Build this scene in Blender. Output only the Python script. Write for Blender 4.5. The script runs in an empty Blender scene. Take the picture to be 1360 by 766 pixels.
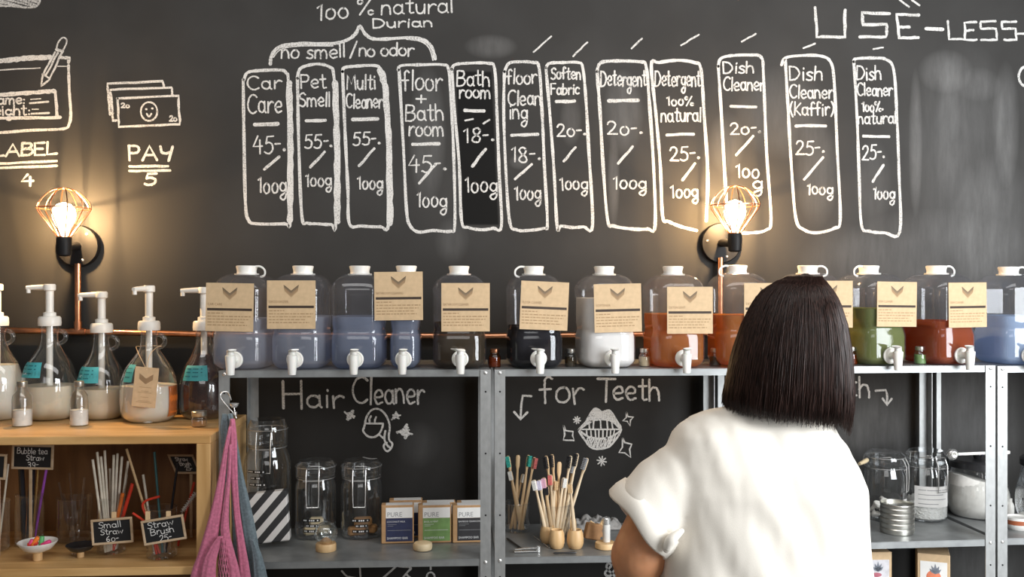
import bpy, bmesh, math, random
from mathutils import Vector, Matrix, noise as mnoise
random.seed(7)
S = bpy.context.scene
COL = S.collection

# ------------------------------------------------------------------ camera, light, exposure
F = 1250.0                      # focal length in pixels of the 1360x766 frame
PHI = math.radians(3.0)         # the camera looks a little to the right of the wall's normal
CZ = 1.55
YW = 3.73                       # chalkboard wall
YF = 3.20                       # front of the steel shelving
cam_d = bpy.data.cameras.new('camera'); cam = bpy.data.objects.new('camera', cam_d); COL.objects.link(cam)
cam_d.sensor_width = 36.0; cam_d.lens = 36.0 * F / 1360.0; cam_d.clip_start = 0.05
cam.location = (0, 0, CZ); cam.rotation_euler = (math.pi / 2, 0, -PHI)
S.camera = cam
S.view_settings.view_transform = 'Standard'; S.view_settings.look = 'None'
S.view_settings.exposure = 0.0; S.view_settings.gamma = 1.0; S.view_settings.use_curve_mapping = False
S.cycles.use_denoising = True
S.cycles.max_bounces = 8; S.cycles.transparent_max_bounces = 24; S.cycles.caustics_reflective = False; S.cycles.caustics_refractive = False
S.cycles.sample_clamp_indirect = 4.0
wd = bpy.data.worlds.new('room_light'); S.world = wd; wd.use_nodes = True
wd.node_tree.nodes['Background'].inputs[0].default_value = (1.0, 0.97, 0.93, 1); wd.node_tree.nodes['Background'].inputs[1].default_value = 0.08

def area(name, loc, target, sx, sy, power, color):
    d = bpy.data.lights.new(name, 'AREA'); d.shape = 'RECTANGLE'; d.size = sx; d.size_y = sy; d.energy = power; d.color = color
    o = bpy.data.objects.new(name, d); COL.objects.link(o); o.location = loc
    o.rotation_euler = (Vector(target) - Vector(loc)).to_track_quat('-Z', 'Y').to_euler()
    return o
area('window_daylight', (3.05, 0.35, 1.85), (1.0, 3.4, 1.25), 2.0, 2.0, 200, (0.95, 0.98, 1.0))
area('front_fill', (-0.2, -2.6, 2.9), (0.0, 3.3, 1.5), 3.2, 1.2, 34, (1.0, 0.97, 0.93))  # unseen fill added behind the camera to brighten the jug fronts
area('ceiling_daylight', (0.4, 1.35, 3.5), (0.4, 3.2, 1.2), 4.4, 0.8, 46, (1.0, 0.97, 0.93))
LAMP_W = 190.0

# ------------------------------------------------------------------ pixel helpers (points on real planes)
FWD = Vector((math.sin(PHI), math.cos(PHI), 0)); RGT = Vector((math.cos(PHI), -math.sin(PHI), 0))
def ray(px, py): return FWD + RGT * ((px - 680.0) / F) + Vector((0, 0, (383.0 - py) / F))
def P(px, py, Y):
    d = ray(px, py); t = Y / d.y
    return Vector((d.x * t, Y, CZ + d.z * t))
def Q(px, py, z):
    d = ray(px, py); t = (z - CZ) / d.z
    return Vector((d.x * t, d.y * t, z))
def mpp(p): return (p.x * FWD.x + p.y * FWD.y) / F      # metres per pixel at a point

# ------------------------------------------------------------------ mesh builder
class MB:
    def __init__(s): s.v = []; s.f = []; s.loose_uv = None
    def add(s, vs, fs, M=None):
        o = len(s.v)
        s.v += [tuple(M @ Vector(v)) if M is not None else tuple(v) for v in vs]
        s.f += [tuple(i + o for i in f) for f in fs]
        return s
    def box(s, c, d, b=0.0, M=None):
        hx, hy, hz = d[0] / 2, d[1] / 2, d[2] / 2
        c = Vector(c)
        if b <= 0:
            vs = [c + Vector((sx * hx, sy * hy, sz * hz)) for sx in (-1, 1) for sy in (-1, 1) for sz in (-1, 1)]
            fs = [(0, 1, 3, 2), (4, 6, 7, 5), (0, 4, 5, 1), (2, 3, 7, 6), (0, 2, 6, 4), (1, 5, 7, 3)]
            return s.add(vs, fs, M)
        b = min(b, hx * .9, hy * .9, hz * .9)
        vs = []; idx = {}
        for sx in (-1, 1):
            for sy in (-1, 1):
                for sz in (-1, 1):
                    for a in range(3):
                        p = [sx * (hx - b), sy * (hy - b), sz * (hz - b)]
                        p[a] = (sx * hx, sy * hy, sz * hz)[a]
                        idx[(sx, sy, sz, a)] = len(vs); vs.append(c + Vector(p))
        fs = []
        for a in range(3):
            o1, o2 = [(1, 2), (2, 0), (0, 1)][a]
            for sg in (-1, 1):
                q = []
                for u, w in ((-1, -1), (1, -1), (1, 1), (-1, 1)):
                    k = [0, 0, 0]; k[a] = sg; k[o1] = u; k[o2] = w; q.append(idx[tuple(k) + (a,)])
                fs.append(tuple(q))
        for a in range(3):
            o1, o2 = [(1, 2), (2, 0), (0, 1)][a]
            for u in (-1, 1):
                for w in (-1, 1):
                    k0 = [0, 0, 0]; k1 = [0, 0, 0]
                    k0[a] = -1; k1[a] = 1
                    for k in (k0, k1): k[o1] = u; k[o2] = w
                    fs.append((idx[tuple(k0) + (o1,)], idx[tuple(k1) + (o1,)], idx[tuple(k1) + (o2,)], idx[tuple(k0) + (o2,)]))
        for sx in (-1, 1):
            for sy in (-1, 1):
                for sz in (-1, 1):
                    fs.append(tuple(idx[(sx, sy, sz, a)] for a in range(3)))
        return s.add(vs, fs, M)
    def loft(s, rings, cap0=True, cap1=True, M=None, closed=True):
        n = len(rings[0]); vs = [p for r in rings for p in r]; fs = []
        for i in range(len(rings) - 1):
            for j in range(n if closed else n - 1):
                k = (j + 1) % n
                fs.append((i * n + j, i * n + k, (i + 1) * n + k, (i + 1) * n + j))
        if cap0: fs.append(tuple(range(n))[::-1])
        if cap1: fs.append(tuple((len(rings) - 1) * n + j for j in range(n)))
        return s.add(vs, fs, M)
    def lathe(s, prof, n=32, M=None, cap0=True, cap1=True, c=(0, 0, 0)):
        rings = [[(c[0] + max(r, 1e-5) * math.cos(2 * math.pi * j / n), c[1] + max(r, 1e-5) * math.sin(2 * math.pi * j / n), c[2] + z) for j in range(n)] for r, z in prof]
        return s.loft(rings, cap0, cap1, M)
    def tube(s, pts, r, n=8, M=None, flat=1.0, caps=True):
        pts = [Vector(p) for p in pts]; m = len(pts); rings = []
        up = None
        for i, p in enumerate(pts):
            t = (pts[min(i + 1, m - 1)] - pts[max(i - 1, 0)])
            t = t.normalized() if t.length > 1e-9 else Vector((0, 0, 1))
            if up is None:
                up = Vector((0, 0, 1)) if abs(t.z) < .9 else Vector((0, 1, 0))
            a = up - t * up.dot(t)
            if a.length < 1e-6: a = Vector((1, 0, 0)) - t * t.x
            a.normalize(); up = a; b = t.cross(a)
            rr = r[i] if isinstance(r, (list, tuple)) else r
            rings.append([p + a * (rr * math.cos(2 * math.pi * j / n)) + b * (rr * flat * math.sin(2 * math.pi * j / n)) for j in range(n)])
        return s.loft(rings, caps, caps, M)
    def ell(s, c, r, nu=24, nv=14, M=None):
        if not isinstance(r, (tuple, list)): r = (r, r, r)
        rings = []
        for i in range(nv + 1):
            a = math.pi * i / nv; sn = max(math.sin(a), 1e-4)
            rings.append([(c[0] + r[0] * sn * math.cos(2 * math.pi * j / nu), c[1] + r[1] * sn * math.sin(2 * math.pi * j / nu), c[2] - r[2] * math.cos(a)) for j in range(nu)])
        return s.loft(rings, True, True, M)
    def build(s, name, m, parent=None, sharp=35, label=None, flat=False, loc=None, rot=None):
        me = bpy.data.meshes.new(name); me.from_pydata(s.v, [], s.f); me.validate()
        bm = bmesh.new(); bm.from_mesh(me); bmesh.ops.recalc_face_normals(bm, faces=bm.faces); bm.to_mesh(me); bm.free()
        if not flat:
            me.polygons.foreach_set('use_smooth', [True] * len(me.polygons)); me.set_sharp_from_angle(angle=math.radians(sharp))
        me.materials.append(m)
        o = bpy.data.objects.new(name, me); COL.objects.link(o)
        if parent is not None: o.parent = parent
        if label: o['label'] = label
        if loc is not None: o.location = loc
        if rot is not None: o.rotation_euler = rot
        return o

def empty(name, loc, label, cat, group=None, rz=0.0):
    o = bpy.data.objects.new(name, None); COL.objects.link(o); o.empty_display_size = .05
    o.location = loc; o.rotation_euler = (0, 0, rz); tag(o, label, cat, group); return o
def tag(o, label, cat, group=None):
    o['label'] = label; o['category'] = cat
    if group: o['group'] = group
    return o
def struct(o, label=None):
    o['kind'] = 'structure'
    if label: o['label'] = label
    return o
def dup(root, loc, label, group=None, rz=None):
    r = root.copy(); COL.objects.link(r); r.location = loc; r['label'] = label
    if rz is not None: r.rotation_euler = (0, 0, rz)
    if group: r['group'] = group
    for ch in list(root.children):
        c = ch.copy(); COL.objects.link(c); c.parent = r
        for g in list(ch.children):
            d = g.copy(); COL.objects.link(d); d.parent = c
    return r
def catmull(pts, k=6):
    pts = [Vector(p) for p in pts]
    if len(pts) < 3: return pts
    out = []
    for i in range(len(pts) - 1):
        p0 = pts[max(i - 1, 0)]; p1 = pts[i]; p2 = pts[i + 1]; p3 = pts[min(i + 2, len(pts) - 1)]
        for j in range(k):
            t = j / k
            out.append(0.5 * ((2 * p1) + (p2 - p0) * t + (2 * p0 - 5 * p1 + 4 * p2 - p3) * t * t + (3 * p1 - p0 - 3 * p2 + p3) * t ** 3))
    out.append(pts[-1]); return out
def interp(tab, x):
    if x <= tab[0][0]: return tab[0][1]
    for (a, va), (b, vb) in zip(tab, tab[1:]):
        if x <= b: return va + (vb - va) * (x - a) / (b - a)
    return tab[-1][1]

# ------------------------------------------------------------------ materials
def nodes(name):
    m = bpy.data.materials.new(name); m.use_nodes = True; nt = m.node_tree
    for n in list(nt.nodes): nt.nodes.remove(n)
    out = nt.nodes.new('ShaderNodeOutputMaterial'); return m, nt, out
def N(nt, t, **kw):
    n = nt.nodes.new(t)
    for k, v in kw.items(): setattr(n, k, v)
    return n
def rgba(c): return (c[0], c[1], c[2], 1.0)
def objcoord(nt, scale=(1, 1, 1)):
    tc = N(nt, 'ShaderNodeTexCoord'); mp = N(nt, 'ShaderNodeMapping'); mp.inputs['Scale'].default_value = scale
    nt.links.new(tc.outputs['Object'], mp.inputs['Vector']); return mp.outputs['Vector']
def mat(name, c, rough=.5, metal=0.0, var=.15, nscale=40.0, stretch=(1, 1, 1), bump=0.0, spec=.5, sss=0.0, trans=0.0, sheen=0.0, c2=None):
    m, nt, out = nodes(name); b = N(nt, 'ShaderNodeBsdfPrincipled')
    b.inputs['Roughness'].default_value = rough; b.inputs['Metallic'].default_value = metal; b.inputs['Specular IOR Level'].default_value = spec
    if sss: b.inputs['Subsurface Weight'].default_value = sss; b.inputs['Subsurface Radius'].default_value = (.01, .004, .002)
    if sheen: b.inputs['Sheen Weight'].default_value = sheen
    v = objcoord(nt, stretch); nz = N(nt, 'ShaderNodeTexNoise'); nz.inputs['Scale'].default_value = nscale; nz.inputs['Detail'].default_value = 4
    nt.links.new(v, nz.inputs['Vector'])
    rp = N(nt, 'ShaderNodeValToRGB'); a = [max(0, x * (1 - var)) for x in c]; z = [min(1, x * (1 + var)) for x in (c2 or c)]
    rp.color_ramp.elements[0].position = .3; rp.color_ramp.elements[1].position = .7
    rp.color_ramp.elements[0].color = rgba(a); rp.color_ramp.elements[1].color = rgba(z)
    nt.links.new(nz.outputs['Fac'], rp.inputs['Fac']); nt.links.new(rp.outputs['Color'], b.inputs['Base Color'])
    if bump:
        bp = N(nt, 'ShaderNodeBump'); bp.inputs['Strength'].default_value = bump; bp.inputs['Distance'].default_value = .002
        nt.links.new(nz.outputs['Fac'], bp.inputs['Height']); nt.links.new(bp.outputs['Normal'], b.inputs['Normal'])
    nt.links.new(b.outputs['BSDF'], out.inputs['Surface']); return m
def clear(name, tint=(.95, .96, .97), milk=(.7, .75, .85), milk_fac=.05, gloss=.12, rough=.06, edge=.55, pwr=3.5):
    """thin clear wall: mostly see-through, a little milky, glossy towards its edges"""
    m, nt, out = nodes(name)
    tr = N(nt, 'ShaderNodeBsdfTransparent'); tr.inputs['Color'].default_value = rgba(tint)
    df = N(nt, 'ShaderNodeBsdfDiffuse'); df.inputs['Color'].default_value = rgba(milk)
    tl = N(nt, 'ShaderNodeBsdfTranslucent'); tl.inputs['Color'].default_value = rgba(milk)
    ad = N(nt, 'ShaderNodeMixShader'); ad.inputs[0].default_value = .5
    nt.links.new(df.outputs[0], ad.inputs[1]); nt.links.new(tl.outputs[0], ad.inputs[2])
    gl = N(nt, 'ShaderNodeBsdfGlossy'); gl.inputs['Roughness'].default_value = rough; gl.inputs['Color'].default_value = (.95, .97, 1, 1)
    nz = N(nt, 'ShaderNodeTexNoise'); nz.inputs['Scale'].default_value = 18
    nt.links.new(objcoord(nt), nz.inputs['Vector'])
    mm = N(nt, 'ShaderNodeMath', operation='MULTIPLY'); mm.inputs[1].default_value = 2 * milk_fac
    nt.links.new(nz.outputs['Fac'], mm.inputs[0])
    m1 = N(nt, 'ShaderNodeMixShader'); nt.links.new(mm.outputs[0], m1.inputs[0]); nt.links.new(tr.outputs[0], m1.inputs[1]); nt.links.new(ad.outputs[0], m1.inputs[2])
    lw = N(nt, 'ShaderNodeLayerWeight'); lw.inputs['Blend'].default_value = .5
    pw = N(nt, 'ShaderNodeMath', operation='POWER'); pw.inputs[1].default_value = pwr; nt.links.new(lw.outputs['Facing'], pw.inputs[0])
    mr = N(nt, 'ShaderNodeMapRange'); mr.inputs['To Min'].default_value = gloss * .35; mr.inputs['To Max'].default_value = edge
    nt.links.new(pw.outputs[0], mr.inputs['Value'])
    m2 = N(nt, 'ShaderNodeMixShader'); nt.links.new(mr.outputs[0], m2.inputs[0]); nt.links.new(m1.outputs[0], m2.inputs[1]); nt.links.new(gl.outputs[0], m2.inputs[2])
    nt.links.new(m2.outputs[0], out.inputs['Surface']); return m
def liquid(name, body, tint, see, glow=.45):
    """a coloured liquid: part see-through with a tint, part scattering"""
    m, nt, out = nodes(name)
    tr = N(nt, 'ShaderNodeBsdfTransparent'); tr.inputs['Color'].default_value = rgba(tint)
    nz = N(nt, 'ShaderNodeTexNoise'); nz.inputs['Scale'].default_value = 9; nz.inputs['Detail'].default_value = 2
    nt.links.new(objcoord(nt, (1, 1, .5)), nz.inputs['Vector'])
    rp = N(nt, 'ShaderNodeValToRGB'); rp.color_ramp.elements[0].color = rgba([x * .78 for x in body]); rp.color_ramp.elements[1].color = rgba([min(1, x * 1.15) for x in body])
    nt.links.new(nz.outputs['Fac'], rp.inputs['Fac'])
    df = N(nt, 'ShaderNodeBsdfDiffuse'); tl = N(nt, 'ShaderNodeBsdfTranslucent')
    nt.links.new(rp.outputs[0], df.inputs['Color']); nt.links.new(rp.outputs[0], tl.inputs['Color'])
    ad = N(nt, 'ShaderNodeMixShader'); ad.inputs[0].default_value = glow
    nt.links.new(df.outputs[0], ad.inputs[1]); nt.links.new(tl.outputs[0], ad.inputs[2])
    mx = N(nt, 'ShaderNodeMixShader'); mx.inputs[0].default_value = see
    nt.links.new(ad.outputs[0], mx.inputs[1]); nt.links.new(tr.outputs[0], mx.inputs[2])
    nt.links.new(mx.outputs[0], out.inputs['Surface']); return m
def wood(name, a, b, rough=.45, axis='x', scale=14.0):
    m, nt, out = nodes(name); bs = N(nt, 'ShaderNodeBsdfPrincipled'); bs.inputs['Roughness'].default_value = rough
    st = {'x': (.12, 1, 1), 'y': (1, .12, 1), 'z': (1, 1, .12)}[axis]
    v = objcoord(nt, st); nz = N(nt, 'ShaderNodeTexNoise'); nz.inputs['Scale'].default_value = scale; nz.inputs['Detail'].default_value = 8; nz.inputs['Distortion'].default_value = 1.2
    nt.links.new(v, nz.inputs['Vector']); rp = N(nt, 'ShaderNodeValToRGB')
    rp.color_ramp.elements[0].position = .32; rp.color_ramp.elements[0].color = rgba(a); rp.color_ramp.elements[1].position = .66; rp.color_ramp.elements[1].color = rgba(b)
    nt.links.new(nz.outputs['Fac'], rp.inputs['Fac']); nt.links.new(rp.outputs[0], bs.inputs['Base Color'])
    bp = N(nt, 'ShaderNodeBump'); bp.inputs['Strength'].default_value = .15; bp.inputs['Distance'].default_value = .001
    nt.links.new(nz.outputs['Fac'], bp.inputs['Height']); nt.links.new(bp.outputs[0], bs.inputs['Normal'])
    nt.links.new(bs.outputs[0], out.inputs['Surface']); return m
def chalk_mat(name, c, cover):
    m, nt, out = nodes(name)
    df = N(nt, 'ShaderNodeBsdfDiffuse'); df.inputs['Color'].default_value = rgba(c); tr = N(nt, 'ShaderNodeBsdfTransparent')
    nz = N(nt, 'ShaderNodeTexNoise'); nz.inputs['Scale'].default_value = 170; nz.inputs['Detail'].default_value = 3
    nt.links.new(objcoord(nt), nz.inputs['Vector'])
    n2 = N(nt, 'ShaderNodeTexNoise'); n2.inputs['Scale'].default_value = 14
    nt.links.new(objcoord(nt), n2.inputs['Vector'])
    ad = N(nt, 'ShaderNodeMath', operation='MULTIPLY_ADD'); ad.inputs[1].default_value = .35; nt.links.new(n2.outputs['Fac'], ad.inputs[0]); nt.links.new(nz.outputs['Fac'], ad.inputs[2])
    mr = N(nt, 'ShaderNodeMapRange'); mr.inputs['From Min'].default_value = .42 - cover; mr.inputs['From Max'].default_value = .78 - cover; mr.inputs['To Min'].default_value = .12
    nt.links.new(ad.outputs[0], mr.inputs['Value'])
    mx = N(nt, 'ShaderNodeMixShader'); nt.links.new(mr.outputs[0], mx.inputs[0]); nt.links.new(tr.outputs[0], mx.inputs[1]); nt.links.new(df.outputs[0], mx.inputs[2])
    nt.links.new(mx.outputs[0], out.inputs['Surface']); return m

def wall_material():
    m, nt, out = nodes('blackboard_paint'); b = N(nt, 'ShaderNodeBsdfPrincipled'); b.inputs['Roughness'].default_value = .6; b.inputs['Specular IOR Level'].default_value = .12
    tc = N(nt, 'ShaderNodeTexCoord'); sp = N(nt, 'ShaderNodeSeparateXYZ'); nt.links.new(tc.outputs['Object'], sp.inputs[0])
    def M(op, a, bb=None, cc=None, clamp=False):
        n = N(nt, 'ShaderNodeMath', operation=op, use_clamp=clamp)
        for i, x in enumerate((a, bb, cc)):
            if x is None: continue
            if hasattr(x, 'is_output'): nt.links.new(x, n.inputs[i])
            else: n.inputs[i].default_value = x
        return n.outputs[0]
    st = N(nt, 'ShaderNodeMapping'); st.inputs['Scale'].default_value = (6, 1, 1.1); st.inputs['Rotation'].default_value = (0, .25, 0)
    nt.links.new(tc.outputs['Object'], st.inputs[0])
    ns = N(nt, 'ShaderNodeTexNoise'); ns.inputs['Scale'].default_value = 3.5; ns.inputs['Detail'].default_value = 6; nt.links.new(st.outputs[0], ns.inputs['Vector']); ns.inputs['Roughness'].default_value = .68
    nb = N(nt, 'ShaderNodeTexNoise'); nb.inputs['Scale'].default_value = 2.2; nb.inputs['Detail'].default_value = 5; nt.links.new(tc.outputs['Object'], nb.inputs['Vector'])
    total = M('MULTIPLY', M('SUBTRACT', nb.outputs['Fac'], .42, None, True), .07)
    unshaded = M('MULTIPLY', M('SUBTRACT', sp.outputs[2], 1.25), 8, None, True)      # wall lighter above shelf height, so shade under the shelves is painted in
    total = M('MULTIPLY_ADD', unshaded, .027, total)
    # wiped chalk dust, with window light under the right shelf painted in: ellipses in photo pixels carried onto the wall (cx, cy, rx, ry, strength, streaky)
    for cx, cy, rx, ry, k in ((1278, 200, 74, 140, .11), (1256, 95, 36, 28, .16), (1300, 112, 30, 22, .10), (1336, 165, 18, 80, .17), (1216, 190, 9, 95, .17), (1262, 170, 22, 90, .08), (1240, 340, 130, 60, .13), (1320, 300, 60, 90, .12), (1170, 590, 80, 110, .13), (1290, 560, 70, 120, .14), (1310, 745, 70, 60, .13), (1120, 360, 60, 60, .08),
                              (1040, 150, 60, 60, .10), (1085, 230, 28, 70, .12), (568, 180, 24, 90, .15), (652, 62, 34, 16, .16), (828, 150, 26, 55, .16), (815, 240, 8, 60, .16),
                              (758, 160, 14, 34, .12), (690, 215, 14, 10, .12), (600, 320, 22, 30, .08), (965, 190, 24, 40, .10), (1160, 245, 24, 60, .08), (555, 590, 30, 30, .05), (1150, 560, 50, 40, .06)):
        c = P(cx, cy, YW); s = mpp(c)
        dx = M('MULTIPLY', M('SUBTRACT', sp.outputs[0], c.x), 1 / (rx * s)); dz = M('MULTIPLY', M('SUBTRACT', sp.outputs[2], c.z), 1 / (ry * s))
        r2 = M('ADD', M('MULTIPLY', dx, dx), M('MULTIPLY', dz, dz))
        fall = M('SUBTRACT', 1.15, r2, None, True)
        total = M('MULTIPLY_ADD', M('MULTIPLY', fall, ns.outputs['Fac']), k, total)
    # freshly repainted black patch behind one price panel
    c0 = P(606, 90, YW); c1 = P(662, 300, YW)
    def inside(v, lo, hi): return M('MULTIPLY', M('MULTIPLY', M('SUBTRACT', v, lo), 120, None, True), M('MULTIPLY', M('SUBTRACT', hi, v), 120, None, True))
    shear = M('MULTIPLY_ADD', M('SUBTRACT', sp.outputs[2], c1.z), (P(612, 0, YW).x - P(602, 0, YW).x) / (c0.z - c1.z), sp.outputs[0])
    patch = M('MULTIPLY', inside(shear, P(613, 0, YW).x, P(664, 0, YW).x), inside(sp.outputs[2], c1.z, P(0, 86, YW).z))
    total = M('MULTIPLY', total, M('SUBTRACT', 1, patch))
    mx = N(nt, 'ShaderNodeMix', data_type='RGBA'); mx.inputs[6].default_value = (.022, .021, .020, 1); mx.inputs[7].default_value = (.007, .007, .007, 1)
    nt.links.new(patch, mx.inputs[0])
    m2 = N(nt, 'ShaderNodeMix', data_type='RGBA'); m2.inputs[7].default_value = (.62, .62, .62, 1)
    nt.links.new(mx.outputs[2], m2.inputs[6]); nt.links.new(total, m2.inputs[0]); nt.links.new(m2.outputs[2], b.inputs['Base Color'])
    bp = N(nt, 'ShaderNodeBump'); bp.inputs['Strength'].default_value = .06; nz = N(nt, 'ShaderNodeTexNoise'); nz.inputs['Scale'].default_value = 90
    nt.links.new(nz.outputs['Fac'], bp.inputs['Height']); nt.links.new(bp.outputs[0], b.inputs['Normal'])
    nt.links.new(b.outputs[0], out.inputs['Surface']); return m

MT = dict(
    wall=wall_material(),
    floor=mat('concrete_floor', (.25, .24, .23), .6, nscale=6, var=.2),
    chalk=chalk_mat('white_chalk', (.68, .67, .65), .08), chalk_thick=chalk_mat('rubbed_chalk', (.64, .63, .61), -.02),
    chalk_sign=mat('sign_chalk', (.75, .74, .72), .8),
    copper=mat('copper', (.78, .36, .20), .28, 1.0, nscale=25, var=.18),
    black=mat('black_metal', (.010, .010, .011), .5, 0, spec=.22),
    steel=mat('galvanised_steel', (.40, .41, .41), .45, .6, nscale=60, var=.10, stretch=(1, 1, .5)),
    shelf=mat('galvanised_sheet', (.34, .355, .36), .42, .6, nscale=18, var=.14),
    chrome=mat('polished_steel', (.80, .80, .79), .26, .75, var=.05),
    tin=mat('brushed_tin', (.66, .65, .60), .32, 1.0, var=.12, nscale=30),
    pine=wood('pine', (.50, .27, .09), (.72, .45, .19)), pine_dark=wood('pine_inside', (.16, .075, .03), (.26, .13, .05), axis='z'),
    pine_z=wood('pine_upright', (.50, .28, .10), (.70, .44, .19), axis='z'),
    bamboo=wood('bamboo', (.60, .40, .21), (.78, .57, .34), axis='z', scale=30), beech=wood('beech', (.62, .38, .17), (.80, .55, .29), axis='z', scale=25), bamboo_pale=wood('pale_bamboo', (.66, .50, .32), (.85, .70, .50), axis='z', scale=30),
    white=mat('white_plastic', (.83, .82, .78), .35, var=.03, sss=.1), cream=mat('pump_plastic', (.86, .83, .77), .32, var=.03),
    jug=clear('clear_jug_plastic', (.975, .975, .985), (.62, .65, .76), .05, .14, .07, .5),
    glass=clear('clear_glass', (.965, .97, .965), (.85, .87, .86), .02, .2, .04, .95, 2.0),
    globe_glass=clear('globe_glass', (.93, .95, .93), (.75, .85, .78), .06, .35, .06, 1.0, 1.8),
    kraft=mat('kraft_card', (.585, .42, .25), .75, nscale=60, var=.07), ink=mat('brown_ink', (.045, .028, .018), .7), ink2=mat('pale_brown_ink', (.25, .15, .075), .8), ink3=mat('faint_brown_ink', (.38, .25, .13), .8),
    teal=mat('teal_label', (.07, .42, .46), .6, var=.06), teal_ink=mat('label_ink', (.02, .16, .2), .6),
    lotion=mat('cream_lotion', (.78, .69, .54), .45, var=.04, nscale=8, sss=.2), lotion2=mat('white_lotion', (.82, .77, .68), .45, var=.03, nscale=8, sss=.2), dark_soap=mat('dark_amber_liquid', (.030, .008, .005), .25), orange_tape=mat('orange_label', (.75, .19, .03), .5),
    blackboard=mat('small_blackboard', (.008, .008, .009), .6), signframe=wood('sign_frame', (.42, .29, .17), (.60, .45, .30)),
    label_black=mat('black_tape', (.012, .012, .012), .4), paper=mat('white_paper', (.80, .79, .77), .7, var=.03), grey_ink=mat('grey_ink', (.28, .28, .29), .7), white_ink=mat('white_ink', (.75, .75, .75), .7),
    navy=mat('navy_print', (.022, .028, .075), .6), green=mat('green_print', (.17, .30, .10), .6), char=mat('charcoal_print', (.025, .024, .027), .6), box=mat('box_card', (.46, .27, .13), .75, nscale=50, var=.1),
    pink=mat('pink_cotton', (.56, .16, .26), .9, nscale=120, var=.2, bump=.5, sheen=.2), blue=mat('blue_grey_cotton', (.15, .195, .22), .9, nscale=120, var=.22, bump=.5, sheen=.2),
    powder=mat('white_powder', (.80, .78, .74), .9, nscale=60, var=.06, bump=.4), chips=mat('white_chips', (.82, .82, .80), .7, var=.05),
    soap_beige=mat('beige_soap', (.58, .47, .30), .5, nscale=20), soap_tan=mat('tan_soap', (.52, .27, .10), .5, nscale=20),
    hair=mat('dark_brown_hair', (.010, .006, .005), .36, nscale=300, var=.6, stretch=(1, 1, .05), spec=.27, c2=(.030, .015, .012)),
    skin=mat('skin', (.60, .28, .14), .5, nscale=35, var=.08, sss=.15, bump=.05), lips=mat('lips', (.40, .12, .10), .45), eye=mat('eye', (.7, .68, .65), .2), iris=mat('iris', (.03, .015, .01), .2),
    shirt=mat('white_linen', (.82, .775, .70), .85, nscale=520, var=.03, bump=.10, sheen=.15), trousers=mat('dark_trousers', (.03, .035, .05), .85, nscale=200), shoe=mat('shoe_leather', (.03, .025, .02), .5),
    red=mat('red_silicone', (.62, .045, .02), .4), orange=mat('orange_silicone', (.85, .20, .03), .4), magenta=mat('magenta_silicone', (.75, .06, .22), .4), lime=mat('green_silicone', (.10, .42, .14), .4), purple=mat('purple_plastic', (.36, .09, .50), .35),
    gold=mat('gold_straw', (.80, .52, .20), .25, 1.0), straw=mat('pale_straw', (.62, .56, .46), .5), black_straw=mat('black_straw', (.010, .008, .012), .3), copper_straw=mat('copper_straw', (.60, .33, .20), .3, .9),
    b_white=mat('white_bristle', (.75, .74, .70), .7, nscale=400), b_pink=mat('pink_bristle', (.72, .42, .52), .7, nscale=400), b_coral=mat('coral_bristle', (.68, .18, .16), .7, nscale=400), b_teal=mat('teal_bristle', (.04, .42, .34), .7, nscale=400), b_black=mat('black_bristle', (.012, .012, .014), .7, nscale=400), b_grey=mat('grey_bristle', (.26, .27, .29), .7, nscale=400), b_tan=mat('tan_bristle', (.62, .42, .22), .7, nscale=400), b_lav=mat('lavender_bristle', (.62, .58, .72), .7, nscale=400),
    dark_teal=mat('dark_teal_paint', (.03, .12, .13), .4), rubber=mat('black_lid', (.02, .02, .022), .35), terracotta=mat('terracotta', (.36, .10, .04), .5), porcelain=mat('porcelain', (.75, .74, .71), .3, var=.04), cloth=mat('grey_white_cloth', (.30, .29, .28), .9, nscale=40, var=.25), brown_felt=mat('brown_card', (.34, .18, .08), .8), leaf=mat('print_leaf', (.20, .22, .26), .8), fruit=mat('print_fruit', (.72, .22, .12), .8), berry=mat('print_berry', (.40, .12, .16), .8), lilac=mat('lilac_card', (.62, .61, .64), .75), amber_glass=clear('amber_glass', (.75, .42, .16), (.3, .12, .03), .12, .2, .05, .5),
)
def glow_mat(name, c, strength, mixfac):
    m, nt, out = nodes(name); e = N(nt, 'ShaderNodeEmission'); e.inputs[0].default_value = rgba(c); e.inputs[1].default_value = strength
    t = N(nt, 'ShaderNodeBsdfTransparent'); x = N(nt, 'ShaderNodeMixShader'); x.inputs[0].default_value = mixfac
    nt.links.new(t.outputs[0], x.inputs[1]); nt.links.new(e.outputs[0], x.inputs[2]); nt.links.new(x.outputs[0], out.inputs[0]); return m
MT['bulb'] = glow_mat('lit_bulb', (1, .80, .48), 14.0, .8)
MT['filament'] = glow_mat('glowing_filament', (1, .85, .6), 30.0, 1.0)

# ------------------------------------------------------------------ room shell
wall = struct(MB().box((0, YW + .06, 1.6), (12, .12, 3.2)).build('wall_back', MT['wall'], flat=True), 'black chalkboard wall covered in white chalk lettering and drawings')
struct(MB().box((0, .6, -.05), (12, 6.6, .1)).build('floor', MT['floor'], flat=True), 'grey concrete floor')

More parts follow.
